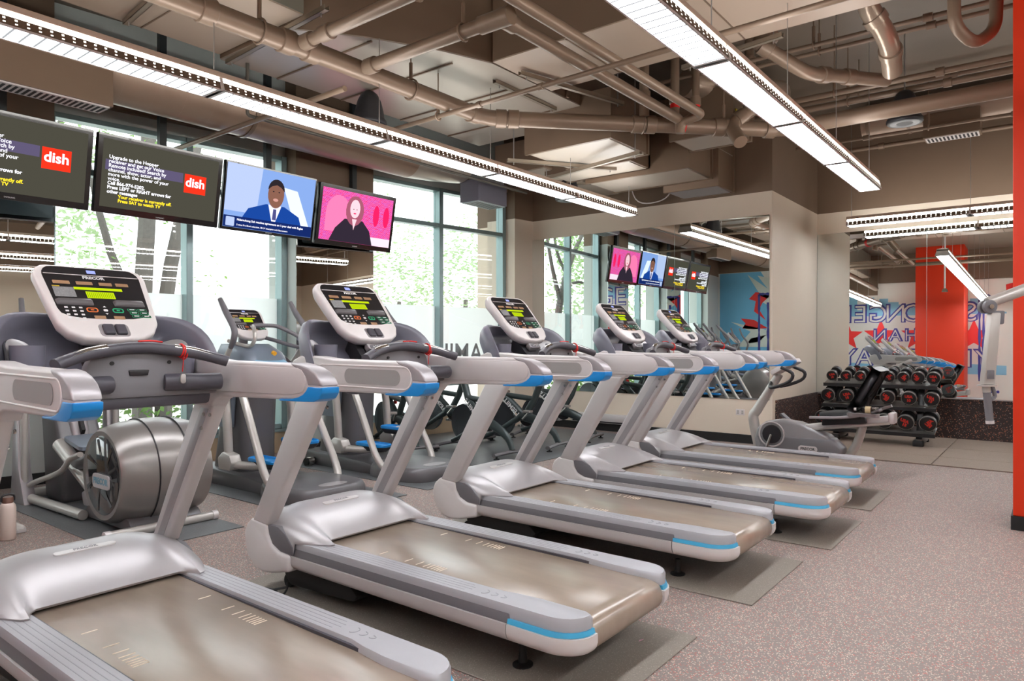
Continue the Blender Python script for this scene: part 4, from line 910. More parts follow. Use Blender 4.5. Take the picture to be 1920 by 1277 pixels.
amt = make_amt('stride machine with cranked handles left of the mirrored pillar', (3.77, 4.72, 0))
dup(amt, (5.0, 4.72, 0), 0, 'stride machine partly behind the second treadmill, right of its twin')
# ---- elliptical with the big rear drum
def make_efx(label, loc):
    t = thing('elliptical_trainer', label, 'exercise machine', loc, group='ellipticals with a rear drum')
    MB().lathe([(.27, -.33), (.315, -.335), (.335, -.31), (.368, -.2), (.382, -.06), (.384, 0), (.382, .06), (.368, .2), (.335, .31), (.30, .33), (.0, .33)], (0, .34, .40), 'x', 48).build('drum_housing', mat('drum_silver', (146, 141, 138), .3, .5), t, ang=30)
    MB().lathe([(.0, -.318), (.27, -.318), (.285, -.33), (.27, -.336), (.0, -.33)], (0, .34, .40), 'x', 40).build('side_disc', mat('disc_clear', (74, 74, 76), .08, .6, coat=.6), t)
    m = MB()
    for k in range(7):
        a = .4 + 2 * math.pi * k / 7; m.loft([[(-.337, .34 + .26 * math.cos(a + q), .40 + .26 * math.sin(a + q)) for q in (0, .12)] + [(-.337, .34 + .1 * math.cos(a + .3), .40 + .1 * math.sin(a + .3))], [(-.339, .34 + .26 * math.cos(a + q), .40 + .26 * math.sin(a + q)) for q in (0, .12)] + [(-.339, .34 + .1 * math.cos(a + .3), .40 + .1 * math.sin(a + .3))]])
    m.build('disc_fin', mat('fin_light', (116, 116, 118), .12, .7), t)
    MB().loft([[(xx, .33 + y, .36 + z) for y, z in rrect(.27, .1, .03)] for xx in (-.336, -.346)]).build('drum_badge', silver, t)
    text('badge_lettering', 'PRECOR', .062, (-.348, .33, .36), (0, -1, 0), (0, 0, 1), mat('badge_blue', (120, 170, 190), .3), t, bold=.002)
    for a in (-.1, .12): MB().lathe([(.385, -.004), (.388, 0), (.385, .004)], (a, .34, .40), 'x', 48).build('drum_seam', dark, t)
    MB().tube([(-.42, .04, .035), (.34, .04, .035)], .032, 16).build('rear_stabilizer', tubem, t)
    for s in (-.42, .34): MB().tube([(s - .02, .04, .035), (s + .02, .04, .035)], .036, 16).build('foot_cap', silver, t)
    MB().prism([(.02, .02), (.9, .02), (.75, .14), (.5, .2), (.1, .1)], 'x', -.26, .26).build('drum_cradle', shell_dk, t, bevel=.02)
    for s in (-1, 1):
        MB().tube([(s * .34, 1.92, .05), (s * .3, .75, .05)], .038, 14).build('base_rail', tubem, t)
        MB().tube([(s * .19, .72, .17), (s * .19, 1.5, .50)], .058, 16).build('ramp_rail', tubem, t, ang=60)
        MB().prism([(.66, .12), (.84, .10), (.88, .2), (.74, .26), (.64, .2)], 'x', s * .12, s * .27).build('rail_foot', silver2, t, bevel=.02)
        MB().tube([(s * .36, 1.78, .80), (s * .36, 1.77, .14)], .027, 14).build('swing_arm', tubem, t)
        MB().box(min(s * .33, s * .39), max(s * .33, s * .39), 1.75, 1.81, .76, .9).build('arm_bracket', silver, t, bevel=.008)
        MB().tube([(s * .35, 1.77, .12), (s * .33, 1.68, .18), (s * .3, 1.2, .32), (s * .3, 1.0, .44), (s * .3, .8, .5)], .022, 12, sub=4).build('linkage', tubem, t, ang=60)
        MB().tube([(s * .37, 1.78, .9), (s * .37, 1.8, 1.1), (s * .34, 1.75, 1.3), (s * .33, 1.9, 1.52), (s * .32, 1.98, 1.72)], [.03, .03, .022, .024, .02], 12, sub=4).build('handle', stripgrey, t, ang=60)
        MB().prism([(.75, .38), (1.15, .34), (1.2, .42), (1.0, .47), (.75, .5)], 'x', s * .08, s * .24).build('foot_pedal', shell_dk, t, bevel=.02)
        MB().prism([(1.66, 0), (2.0, 0), (1.95, .3), (1.92, .9), (1.84, .9), (1.8, .3)], 'x', s * .30, s * .40).build('front_post', silver2, t, bevel=.02)
    MB().loft([[(x, 1.3 + y * .8, .48 + .14 * (y + .2) + h) for x, y in rrect(.36, .44, .05)] for h in (0, .03)]).build('ramp_deck', shell_bl, t, ang=60)
    text('deck_lettering', 'PRECOR', .07, (0, 1.42, .555), (1, 0, 0), (0, 1, .17), inkw, t, bold=.002)
    MB().tube([(-.34, 2.0, .04), (.34, 2.0, .04)], .04, 14).build('front_stabilizer', tubem, t)
    MB().prism([(1.5, 0), (1.9, 0), (1.98, .6), (2.12, 1.25), (1.95, 1.3), (1.68, .7), (1.5, .4)], 'x', -.17, .17).build('front_tower', shell_dk, t, bevel=.04, seg=3)
    MB().prism([(1.56, .52), (1.66, .5), (1.84, .92), (1.7, .92)], 'x', -.07, .07).build('tower_ridge', silver2, t, bevel=.03, seg=3)
    MB().prism([(1.53, .6), (1.56, .56), (1.72, .86), (1.69, .88)], 'x', -.015, .015).build('ridge_slot', black, t)
    MB().tube([(-.4, 1.84, .98), (.4, 1.84, .98)], .038, 14).build('cross_shaft', silver, t)
    place_console(t, Vector((0, 1.86, 1.32)), .84)
    return t
efx = make_efx('elliptical with a big silver rear drum, behind the nearest treadmill', (2.47, 5.02, 0))
dup(efx, (.95, 5.02, 0), 0, 'elliptical left of the drum elliptical in view, seen only in the mirror')
dup(efx, (-.4, 5.02, 0), 0, 'elliptical second to the left of the one in view, seen only in the mirror')
# ---- spin bikes
frame_dk = mat('bike_frame', (62, 72, 72), .35, .3)
def make_bike(label, loc, rz, body=frame_dk):
    """spin bike, front towards +y"""
    t = thing('spin_bike', label, 'exercise bike', loc, rz, 'spin bikes by the window corner')
    for y, w_ in ((0, .30), (1.12, .28)):
        MB().tube([(-w_, y, .055), (0, y, .07), (w_, y, .055)], .032, 12, sub=3, flat=.7).build('stabilizer', shell_dk, t)
        for s in (-1, 1): MB().lathe([(.035, 0), (.035, .014), (.012, .02), (.012, .05)], (s * w_ * .85, y, 0), 'z', 12).build('leveling_foot', black, t)
    MB().tube([(0, 0, .08), (0, .08, .22), (0, .3, .34), (0, .55, .4)], [.03, .035, .045, .05], 14, sub=4, flat=1.3).build('rear_leg', body, t, ang=60)
    MB().tube([(0, .55, .38), (0, .85, .2), (0, 1.1, .09)], [.045, .035, .03], 14, sub=4).build('front_leg', body, t, ang=60)
    MB().tube([(0, .5, .36), (0, .34, .62), (0, .27, .80)], .038, 14, flat=1.2).build('seat_tube', body, t)
    MB().tube([(0, .5, .40), (0, .8, .66), (0, .9, .92)], .042, 14, flat=1.2).build('front_tube', body, t)
    MB().tube([(0, .36, .62), (0, .8, .66)], .035, 14).build('top_tube', body, t)
    MB().tube([(0, .27, .78), (0, .24, .92)], .02, 12).build('seat_post', steel, t)
    MB().loft([[(x * q, .24 + y, .93 + h) for x, y in ((-.07, -.14), (.07, -.14), (.08, -.06), (.03, .04), (.018, .14), (-.018, .14), (-.03, .04), (-.08, -.06))] for q, h in ((.8, -.01), (1, .01), (.95, .03), (.6, .04))]).build('saddle', black, t, ang=60)
    MB().tube([(0, .9, .9), (0, .93, 1.04)], .02, 12).build('handlebar_post', steel, t)
    MB().tube([(-.2, .80, 1.1), (-.2, 1.02, 1.12), (-.1, 1.0, 1.06), (.1, 1.0, 1.06), (.2, 1.02, 1.12), (.2, .80, 1.1)], .016, 10, sub=3).build('handlebar', dark, t, ang=60)
    MB().lathe([(.0, -.02), (.2, -.02), (.23, -.028), (.235, 0), (.23, .028), (.2, .02), (0, .02)], (0, .86, .34), 'x', 36).build('flywheel', mat('flywheel_steel', (92, 96, 100), .25, .7), t)
    MB().lathe([(.0, .03), (.1, .035), (.105, .06), (.0, .065)], (0, .48, .36), 'x', 24).build('chain_guard', dark, t)
    for s in (-1, 1):
        c = (s * .1, .48 + s * .12, .36 - s * .11)
        MB().cyl((s * .07, .48, .36), (s * .09, c[1], c[2]), .012, 8).build('crank_arm', chrome, t)
        MB().cbox((s * .15, c[1], c[2]), (.1, .1, .03)).build('pedal', steel, t, bevel=.005)
    return t
bk = make_bike('spin bike with white lettering on its frame, beyond the third treadmill', (6.45, 5.02, 0), math.radians(-8))
text('frame_lettering', 'LESMILLS', .085, (-.045, .68, .52), (0, .72, .69), (0, -.69, .72), inkw, bk, bold=.002)
b2 = dup(bk, (7.3, 4.95, 0), math.radians(8), 'spin bike with a dark leg and white dots next to the lettered one')
b3 = dup(bk, (5.98, 6.12, 0), math.radians(-15), 'spin bike farther back with a bright tablet, left of the lettered one')
MB().box(-.26, .26, 1.0, 1.02, 1.12, 1.40).build('tablet', bezel, b3, bevel=.005); MB().box(-.24, .24, .998, 1.0, 1.14, 1.385).build('tablet_screen', ew('tablet', (70, 70, 150), 1.), b3)
for q in ((.0, .9, .93), (.045, .64, .58)): MB().lathe([(0, -.015), (.03, -.01), (.03, .01), (0, .015)], q, 'x', 12).build('red_knob', redcord, b3)
b4 = dup(bk, (7.2, 6.18, 0), math.radians(5), 'spin bike in the back row by the corner window')
b5 = dup(bk, (8.25, 5.0, 0), math.radians(12), 'spin bike closest to the mirror wall')
# ---------------------------------------------------------------- recumbent bike, dumbbells, machine arm
bikegrey = mat('bike_grey', (148, 147, 148), .35, .2)
t = thing('recumbent_bike', 'grey recumbent bike with black seat in front of the dumbbell rack', 'exercise bike', (7.75, 0, 0)); rb = t
bd = [(2.60, .15), (2.62, .30), (2.59, .42), (2.50, .49), (2.35, .52), (2.15, .50), (2.0, .44), (1.85, .38), (1.78, .26), (1.80, .15), (1.95, .08), (2.5, .08)]
MB().prism(bd, 'x', -.10, .10).build('body_shell', bikegrey, t, bevel=.03, seg=3)
MB().prism([(2.05, .08), (1.74, .10), (1.72, .26), (1.82, .36), (2.06, .36), (2.6, .36), (2.6, .32), (2.5, .08)], 'x', -.105, .105).build('lower_shell', mat('bike_grey_dark', (128, 128, 131), .35, .2), t, bevel=.03, seg=3)
MB().lathe([(.0, -.115), (.095, -.115), (.1, -.1), (.0, -.1)], (0, 2.43, .36), 'x', 32).build('crank_disc', dark, t)
MB().tube([(-.107, 2.43 + .13 * math.cos(a), .36 + .13 * math.sin(a)) for a in [2 * math.pi * k / 32 for k in range(32)]], .008, 8, closed=True).build('disc_ring', silver, t)
for s in (-1, 1):
    MB().cyl((s * .12, 2.43, .36), (s * .135, 2.43 + s * -.05, .36 + s * .15), .014, 10).build('crank_arm', chrome, t)
    MB().cbox((s * .19, 2.43 - s * .055, .36 + s * .16), (.10, .11, .03), Matrix.Rotation(.7, 3, 'X')).build('pedal', stripgrey, t, bevel=.006)
MB().tube([(0, 2.58, .12), (0, 2.66, .50), (0, 2.62, .60), (0, 2.50, .80), (0, 2.38, 1.0)], [.055, .055, .052, .046, .042], 18, sub=4).build('mast', tubem, t, ang=60)
MB().loft([[(x, 2.30 + y * .86 + h * .5, 1.06 - y * .5 + h * .86) for x, y in rrect(.3, .30, .08)] for h in (0, .05)]).build('console', whitep, t, bevel=.008)
MB().loft([[(x, 2.30 + y * .86 + h * .5, 1.06 - y * .5 + h * .86) for x, y in rrect(.24, .2, .03)] for h in (.051, .054)]).build('console_face', silver2, t)
for s in (-1, 1): MB().tube([(0, 2.46, .92), (s * .16, 2.42, .86), (s * .22, 2.22, .93), (s * .22, 2.18, 1.02), (s * .2, 2.3, 1.08)], .018, 12, sub=4).build('front_grip', dark, t, ang=60)
MB().prism([(2.12, .42), (2.12, .475), (1.28, .63), (1.28, .57)], 'x', -.07, .07).build('seat_rail', silver, t, bevel=.008)
MB().prism([(2.2, .40), (2.2, .425), (1.3, .565), (1.3, .54)], 'x', -.085, .085).build('rail_trim', tubem, t, bevel=.004)
MB().box(-.08, .08, 1.26, 1.32, .545, .655).build('rail_end', silver, t, bevel=.015)
MB().prism([(1.92, .49), (1.92, .575), (1.52, .62), (1.5, .54)], 'x', -.12, .12).build('seat_carriage', dark, t, bevel=.01)
MB().loft([[(x * q, 1.75 + y, .60 + h - .08 * (y + .2)) for x, y in rrect(.42, .40, .12, 6)] for q, h in ((.92, -.02), (1, .0), (1., .035), (.9, .055))]).build('seat', black, t, ang=60)
SB = Matrix.Rotation(math.radians(28), 3, 'X')
MB().loft([[tuple(Vector((0, 1.60, .66)) + SB @ Vector((x * q * (1 - .15 * z_), d, .24 + z_ * .22))) for x, z_ in rrect(.40, 2.1, .5, 6)] for q, d in ((.85, -.03), (1, -.01), (1., .03), (.85, .055))]).build('seat_back', mat('seat_vinyl', (58, 57, 60), .35), t, ang=60)
MB().tube([(0, 1.56, .60), (0, 1.54, .68), (0, 1.5, .8)], .025, 10).build('back_post', dark, t)
for s in (-1, 1):
    MB().tube([(s * .26, 2.0, .58), (s * .27, 1.7, .60), (s * .27, 1.5, .64), (s * .25, 1.34, .70)], .016, 10, sub=3).build('side_handle', silver2, t, ang=60)
MB().loft([[(-.27 + x, 1.50 + y, .62 + h) for x, y in rrect(.14 * q, .28, .03)] for h, q in ((0, .6), (.035, 1.))]).build('bottle_holder', silver2, t)
MB().tube([(0, 1.56, .50), (0, 1.62, .30), (0, 1.78, .03)], .042, 16, sub=4).build('rear_leg', tubem, t, ang=60)
MB().tube([(-.3, 1.8, .035), (.3, 1.8, .035)], .032, 14).build('rear_stabilizer', tubem, t); MB().tube([(-.3, 2.6, .035), (.3, 2.6, .035)], .032, 14).build('front_stabilizer', tubem, t)
MB().loft([[(xx, 2.06 + y, .235 + z) for y, z in rrect(.19, .062, .03)] for xx in (-.104, -.112)]).build('badge', whitep, t)
text('badge_lettering', 'PRECOR', .038, (-.1135, 2.06, .235), (0, -1, 0), (0, 0, 1), dark, t, bold=.001)
b = thing('water_bottle', 'clear crumpled plastic bottle lying in the recumbent bike holder', 'bottle', (7.48, 1.36, .69))
pet, nt, N, L = node_mat('clear_plastic'); g = N('BsdfGlass'); g.inputs['Roughness'].default_value = .08; g.inputs['IOR'].default_value = 1.2; g.inputs['Color'].default_value = (.93, .95, .95, 1); o_ = N('OutputMaterial'); L(g.outputs[0], o_.inputs[0])
MB().lathe([(.0, 0), (.03, .0), (.034, .02), (.031, .06), (.034, .1), (.032, .14), (.014, .19), (.013, .205)], ax='y', n=18).build('bottle_body', pet, b, ang=60)
MB().lathe([(.0, .2), (.016, .2), (.016, .222), (0, .222)], ax='y', n=14).build('cap', whitep, b); MB().lathe([(.0345, .07), (.0352, .07), (.0352, .12), (.0345, .12)], ax='y', n=18).build('bottle_label', mat('label_tan', (190, 170, 130), .5), b)
# crumpled wrap lying on the floor by the pier
random.seed(11)

# the rack
rackm = mat('rack_black', (28, 28, 30), .35); rackg = mat('rack_grey', (120, 118, 114), .35, .3)
t = thing('dumbbell_rack', 'black three-tier rack under the corner mirror carrying round dumbbells', 'rack', (10.5, 1.92, 0))
for x, z, n in ((.12, .80, 1), (.02, .52, 2), (-.1, .20, 3)):
    Rm = Matrix.Rotation(math.radians(-12), 3, 'Y')
    MB().cbox((x, 0, z), (.30, 1.36, .012), Rm).build('shelf_tray', rackg, t)
    MB().cbox((x - .148, 0, z - .045), (.012, 1.38, .045)).build('shelf_lip', rackm, t)
for y in (-.5, .5):
    MB().prism([(-.16, .1), (-.06, .1), (.2, .84), (.12, .84)], 'y', y - .035, y + .035).build('upright', rackm, t, bevel=.006)
    MB().box(-.2, .34, y - .045, y + .045, .03, .1).build('foot_beam', rackg, t, bevel=.01)
    MB().box(-.26, -.16, y - .06, y + .06, .0, .085).build('foot_cap', black, t, bevel=.015)
    MB().box(.28, .36, y - .05, y + .05, .0, .05).build('foot_cap', black, t, bevel=.01)
urethane = mat('urethane_black', (24, 24, 26), .4); ringm = mat('dumbbell_ring', (150, 148, 144), .3, .5); redtxt = mat('red_marking', (196, 44, 34), .5)
def make_dumbbell(label, mark, rot):
    t = thing('dumbbell', label, 'dumbbell', (0, 0, 0), group='round dumbbells on the rack')
    for s in (-1, 1):
        MB().lathe([(.0, s * .155), (.080, s * .155), (.086, s * .15), (.0862, s * .149)], ax='x', n=28).build('end_face', urethane, t)
        MB().lathe([(.0862, s * .149), (.0925, s * .147), (.0925, s * .125), (.088, s * .122)], ax='x', n=28).build('ring', ringm, t)
        MB().lathe([(.088, s * .124), (.088, s * .075), (.08, s * .065), (.0, s * .065)], ax='x', n=28).build('head', urethane, t)
    MB().lathe([(.013, -.07), (.017, -.03), (.018, 0), (.017, .03), (.013, .07)], ax='x', n=14).build('handle', chrome, t, ang=60)
    for s in (-1, 1):
        a = rot; text('marking', mark, .05, (s * .1555, .02 * math.sin(a) * s, .022 * math.cos(a)), (0, -s * -1 * math.cos(a) * (1 if s > 0 else -1) if False else (s) * math.cos(a), math.sin(a)), (0, -s * math.sin(a), math.cos(a)), redtxt, t, bold=.003)
        text('weight_number', '%d' % (10 + 5 * int(abs(rot * 3) % 4)), .05, (s * .1555, s * .03 * math.sin(a), -.03 * math.cos(a)), (0, s * math.cos(a), math.sin(a)), (0, -s * math.sin(a), math.cos(a)), redtxt, t, bold=.003)
    MB().box(-.12, -.09, -.05, .05, -.1, -.084).build('cradle', rackm, t); MB().box(.09, .12, -.05, .05, -.1, -.084).build('cradle', rackm, t)
    return t
random.seed(5)
order = ['first', 'second', 'third', 'fourth', 'fifth', 'sixth', 'seventh', 'eighth']
rows = [('top', 10.62, .905, [2.50, 2.32, 2.14, 1.965, 1.79, 1.62, 1.45, 1.275], .78), ('middle', 10.52, .64, [2.53, 2.29, 2.04, 1.79, 1.54, 1.285], .98), ('bottom', 10.40, .335, [2.57, 2.32, 2.07, 1.81, 1.56, 1.31], 1.08)]
for rn, x, z, ys, sc in rows:
    for i, y in enumerate(ys):
        lab = 'round black dumbbell, %s from the left on the %s shelf of the rack' % (order[i], rn)
        d = make_dumbbell(lab, 'USA', random.uniform(-.9, .9)); d.location = (x, y, z + .005); k = sc * (1.12 if (rn == 'top' and i > 5) else 1); d.scale = (1, k, k); d.rotation_euler = (0, math.radians(-12), 0)
# hanging arm of a weight machine
t = thing('machine_arm', 'grey hinged weight machine arm with ribbed handle, in front of the right mirror', 'exercise machine', (4.34, .29, 0))
D1 = Vector((.95, -1.25, .60)).normalized()
arms = mat('arm_silver', (190, 184, 178), .3, .3)
hub = Vector((.0, .0, 1.53))
MB().tube([hub + Vector((.02, 0, .02)), hub + D1 * 1.7], .029, 20).build('upper_beam', arms, t)
FR = Vector((-.7887, -.6148, 0))
for q in (-.02, .02): MB().tube([hub + FR * (q - .012), hub + FR * (q + .010)], .034, 28).build('pivot_disc', stripgrey, t, bevel=.004)
MB().tube([hub + FR * .030, hub + FR * .037], .012, 12).build('pivot_bolt', chrome, t)
S_ = Vector((.6148, -.7887, 0))
def vbox(c0, c1, w0, w1, dp):
    m = MB(); m.loft([[c0 + S_ * (sx * w0 / 2) + FR * (sy * dp / 2) for sx, sy in ((-1, -1), (1, -1), (1, 1), (-1, 1))], [c1 + S_ * (sx * w1 / 2) + FR * (sy * dp / 2) for sx, sy in ((-1, -1), (1, -1), (1, 1), (-1, 1))]]); return m
vbox(hub + S_ * .035 + Vector((0, 0, -.03)), hub + S_ * -.0 + Vector((0, 0, -.40)), .052, .062, .04).build('hanging_beam', arms, t, bevel=.008)
vbox(hub + S_ * .05 + Vector((0, 0, -.02)), hub + S_ * .055 + Vector((0, 0, -.09)), .07, .05, .03).build('hinge_plate', stripgrey, t, bevel=.008)
vbox(hub + S_ * .0 + FR * .028 + Vector((0, 0, -.325)), hub + FR * .028 + Vector((0, 0, -.37)), .034, .034, .008).build('adjust_window', stripgrey, t, bevel=.003)
MB().tube([hub + S_ * .0 + Vector((0, 0, -.40)), hub + Vector((0, 0, -.408))], .045, 24).build('flange', arms, t)
g0, g1 = hub + S_ * -.005 + Vector((0, 0, -.408)), hub + S_ * .015 + Vector((0, 0, -.60))
MB().tube([g0, g0.lerp(g1, .16)], .019, 20).build('grip_collar', arms, t)
MB().tube([g0.lerp(g1, k / 24) for k in range(3, 23)], [.0175 + .001 * (k % 2) for k in range(20)], 20).build('ribbed_grip', stripgrey, t)
MB().tube([g0.lerp(g1, .92), g1], .0195, 20).build('grip_cap', silver, t)
MB().tube([g0 + S_ * .03, g0 + S_ * .045 + Vector((0, 0, -.05)), g0 + S_ * .02 + Vector((0, 0, -.07))], .01, 8, sub=3).build('latch', stripgrey, t)
# its frame stands out of the picture on the right, behind the red column's side
MB().box(1.28, 1.42, -1.94, -1.8, 0, 2.45).build('machine_post', arms, t, bevel=.01); MB().box(.9, 1.8, -2.3, -1.44, 0, .06).build('machine_base', dark, t, bevel=.01)
MB().tube([hub + D1 * 1.6, (1.35, -1.87, 2.43)], .05, 14).build('machine_joint', arms, t)
# ---------------------------------------------------------------- mural paint on the wall behind the camera
navy = mat('mural_navy', (58, 58, 140), .5); mred = mat('mural_red', (224, 40, 36), .5); sky_b = mat('mural_skyline', (130, 186, 214), .5); mblue = mat('mural_blue', (112, 184, 222), .5, noise=(2, .06)); mpale = mat('mural_pale', (214, 222, 214), .5)
MX = XM_ + .001
def mpaint(name, poly, m, lab, cat='mural', d=.002):
    o = MB().prism(poly, 'x', MX, MX + d).build(name, m); return tag(o, lab, cat)
def mural_words(word, y, z, size, pitch, lab):
    t = thing('mural_word', lab, 'lettering', (MX, y, z))
    for i, ch in enumerate(word):
        text('letter', ch, size, (.003, i * pitch, 0), (0, 1, 0), (0, 0, 1), navy, t, bold=.03)
        text('letter_core', ch, size, (.0055, i * pitch + .012, -.012), (0, 1, 0), (0, 0, 1), wh_wall, t, bold=-.008)
mural_words('STRONGER', 2.08, 2.80, .80, .50, 'row of navy outlined letters reading STRONGER on the mural')
mural_words('THAN', 3.2, 2.12, .52, .44, 'row of navy outlined letters reading THAN between red stars')
mural_words('YESTERDAY', 1.75, 1.40, .74, .46, 'row of navy outlined letters reading YESTERDAY on the mural')
def star(y, z, r, lab):
    P = []
    for k in range(10):
        a = math.pi / 2 + math.pi * k / 5; q = r if k % 2 == 0 else r * .42; P.append((y + q * math.cos(a), z + q * math.sin(a)))
    mpaint('red_star', P, mred, lab, 'star', .0012)
star(5.5, 2.1, .5, 'ragged red star left of the word THAN as mirrored'); star(4.5, 2.12, .52, 'ragged red star behind the letters of THAN'); star(3.45, 2.12, .5, 'ragged red star partly hidden by the red column'); star(2.0, 2.1, .5, 'ragged red star on the other side of the red column')
sk = [(1.2, 3.0), (1.6, 3.0), (1.6, 3.15), (1.9, 3.15), (1.9, 3.42), (2.1, 3.42), (2.1, 3.2), (3.6, 3.2), (3.6, 3.3), (4.0, 3.3), (4.0, 3.38), (4.3, 3.38), (4.3, 3.5), (4.55, 3.5), (4.55, 3.2), (4.7, 3.2), (4.7, 3.55), (4.95, 3.55), (4.95, 3.15), (5.2, 3.15), (5.2, 3.6), (5.45, 3.6), (5.45, 3.2), (5.7, 3.2), (5.7, 2.95), (1.2, 2.95)]
sk = [(y, z - .2) for y, z in sk]
mpaint('skyline_band', sk[::-1], sky_b, 'pale blue city skyline band above the mural words', d=.0008)
mpaint('water_band', [(1.2, .95), (5.7, .95), (5.7, 1.25), (4.6, 1.2), (3.2, 1.3), (1.2, 1.22)], sky_b, 'pale blue ragged band below the mural words', d=.0008)
mpaint('blue_field', [(5.9, 0.12), (8.14, 0.12), (8.14, 3.41), (6.9, 3.41), (6.6, 2.9), (7.0, 2.6), (6.5, 2.3), (6.75, 1.7), (6.2, 1.2), (6.6, .8)], mblue, 'sky blue field of the mural near the windows', d=.0008)
for k, (P, c, lab) in enumerate((([(6.6, 2.72), (7.05, 2.82), (7.25, 2.62), (7.05, 2.55), (7.1, 2.25), (6.75, 1.98), (6.95, 2.3), (6.85, 2.5)], mred, 'red brush bird shape on the blue field'), ([(6.7, 1.75), (7.1, 2.0), (7.5, 2.05), (7.35, 1.9), (7.45, 1.75), (7.1, 1.72)], mred, 'red brush stroke beneath the bird shape'), ([(6.75, 1.55), (7.2, 1.45), (7.3, 1.3), (6.95, 1.35)], mred, 'small red brush stroke lowest on the blue field'),
        ([(6.2, 3.1), (7.0, 3.3), (6.7, 2.9), (7.3, 3.35), (6.9, 2.7), (6.3, 2.4)], mpale, 'pale jagged brush burst at the top of the blue field'), ([(6.3, 1.6), (7.8, 1.95), (7.2, 1.65), (7.6, 1.2), (6.5, 1.2)], mpale, 'pale jagged brush burst low on the blue field'))):
    mpaint('brush_stroke', P, c, lab, d=.0016)
def frame_strokes(y0, y1, z0, z1, lab):
    t = thing('mural_outline', lab, 'mural', (MX, 0, 0)); m = MB(); random.seed(3)
    for (a, b) in (((y0, z0), (y0, z1)), ((y1, z0 + .3), (y1, z1)), ((y0, z1), (y1, z1)), ((y0, z0), (y0 - .25, z0)), ((y0 + .14, z0 + .3), (y0 + .14, z1 - .25))):
        n = 14; L1, R1 = [], []
        for k in range(n + 1):
            u = k / n; p = (a[0] + (b[0] - a[0]) * u, a[1] + (b[1] - a[1]) * u); d = (b[1] - a[1], -(b[0] - a[0])); q = math.hypot(*d); w_ = .03 + random.uniform(-.012, .012)
            L1.append((p[0] + d[0] / q * w_, p[1] + d[1] / q * w_)); R1.append((p[0] - d[0] / q * w_, p[1] - d[1] / q * w_))
        MB().prism(L1 + R1[::-1], 'x', .0015, .003).build('stroke', navy, t)
frame_strokes(1.62, 1.86, .45, 3.3, 'navy brushed door outline to the right of the mural words'); frame_strokes(6.55, 6.95, .5, 2.75, 'navy brushed outline beside the blue field')
mpaint('red_patch', [(1.0, 3.1), (1.2, 3.2), (1.22, 3.6), (1.0, 3.66)], mred, 'red painted patch near the top corner of the mural')
# ---------------------------------------------------------------- mats, floor tiles, small things
for i, (x, y0, y1, lab) in enumerate(((1.3, 1.2, 3.7, 'thin black mat under the nearest treadmill'), (2.585, 1.30, 3.6, 'thin black mat under the second treadmill'), (4.03, 1.235, 3.6, 'thin black mat under the third treadmill'), (5.3, 1.16, 3.6, 'thin black mat under the fourth treadmill'), (6.62, 1.18, 3.6, 'thin black mat under the farthest treadmill'))):
    o = MB().box(-.455, .455, 0, y1 - y0, 0, .006).build('floor_mat', mat_m, None, bevel=.002, seg=1); o.location = (x, y0, .001); tag(o, lab, 'mat', 'black mats under the machines')
for i, (x0, x1, y0, y1, lab) in enumerate(((1.98, 2.83, 4.68, 7.1, 'worn black mat under the drum elliptical'), (3.28, 4.3, 4.52, 7.0, 'worn black mat under the left stride machine'), (4.55, 5.5, 4.52, 7.0, 'worn black mat under the right stride machine'), (-.6, 1.8, 6.0, 7.4, 'worn black mats left of the drum elliptical'))):
    o = MB().box(0, x1 - x0, 0, y1 - y0, 0, .006).build('floor_mat', speckle('blue_black_mat', (80, 82, 84), (112, 114, 116), [((140, 140, 140), 1.6)], 160, .1, .38) if 'blue_black_mat' not in MATS else MATS['blue_black_mat'], None, bevel=.002, seg=1); o.location = (x0, y0, .001); tag(o, lab, 'mat', 'black mats under the machines')
o = MB().box(0, 3.3, 0, 2.6, 0, .004).build('floor_mat', MATS['blue_black_mat']); o.location = (5.75, 4.6, .001); tag(o, 'dark rubber flooring under the spin bikes by the corner window', 'mat', 'black mats under the machines')
k = 0
names = {(0, 0): 'large rubber tile farthest left in front of the mirrors, front row', (0, 1): 'large rubber tile in the front row beside the recumbent bike', (0, 2): 'large rubber tile in the front row, nearest the red column', (1, 0): 'large rubber tile in the middle row, left', (1, 1): 'large rubber tile in the middle row below the rack end', (1, 2): 'large rubber tile in the middle row by the red column', (2, 0): 'large rubber tile touching the wall, under the rack', (2, 1): 'large rubber tile touching the wall right of the rack', (2, 2): 'large rubber tile touching the wall behind the column'}
for i, (x0, x1) in enumerate(((8.85, 9.5), (9.5, 10.35), (10.35, 11.42))):
    for j, (y0, y1) in enumerate(((1.10, 2.92), (-.7, 1.10), (-2.5, -.7))):
        o = MB().box(0, x1 - x0 - .008, 0, y1 - y0 - .008, 0, .012).build('floor_tile', tile_m, None, bevel=.003, seg=1); o.location = (x0 + .004, y0 + .004, .001); tag(o, names[(i, j)], 'floor tile', 'large rubber tiles before the mirrors')
# power cords by the treadmills' front ends
cordm = mat('cord_black', (26, 25, 26), .45)
def cord(paths, lab):
    m = MB()
    for P in paths: m.tube(P, .006, 6, sub=5)
    return tag(m.build('power_cord', cordm), lab, 'cord')
cord([[(1.72, 3.25, .012), (1.85, 3.3, .03), (1.98, 3.35, .05), (2.1, 3.32, .05), (2.16, 3.26, .03), (2.05, 3.2, .018), (1.9, 3.22, .016), (1.8, 3.15, .012), (1.98, 3.1, .03), (2.14, 3.16, .05), (2.2, 3.22, .08)], [(1.7, 3.2, .02), (1.9, 3.26, .034), (2.08, 3.27, .045), (2.18, 3.2, .06)]], 'looped black power cord on the floor left of the second treadmill')
cord([[(3.55, 3.3, .012), (3.62, 3.2, .02), (3.68, 3.28, .02), (3.70, 3.12, .02), (3.74, 3.2, .02)]], 'small tangle of cord under the front of the third treadmill')
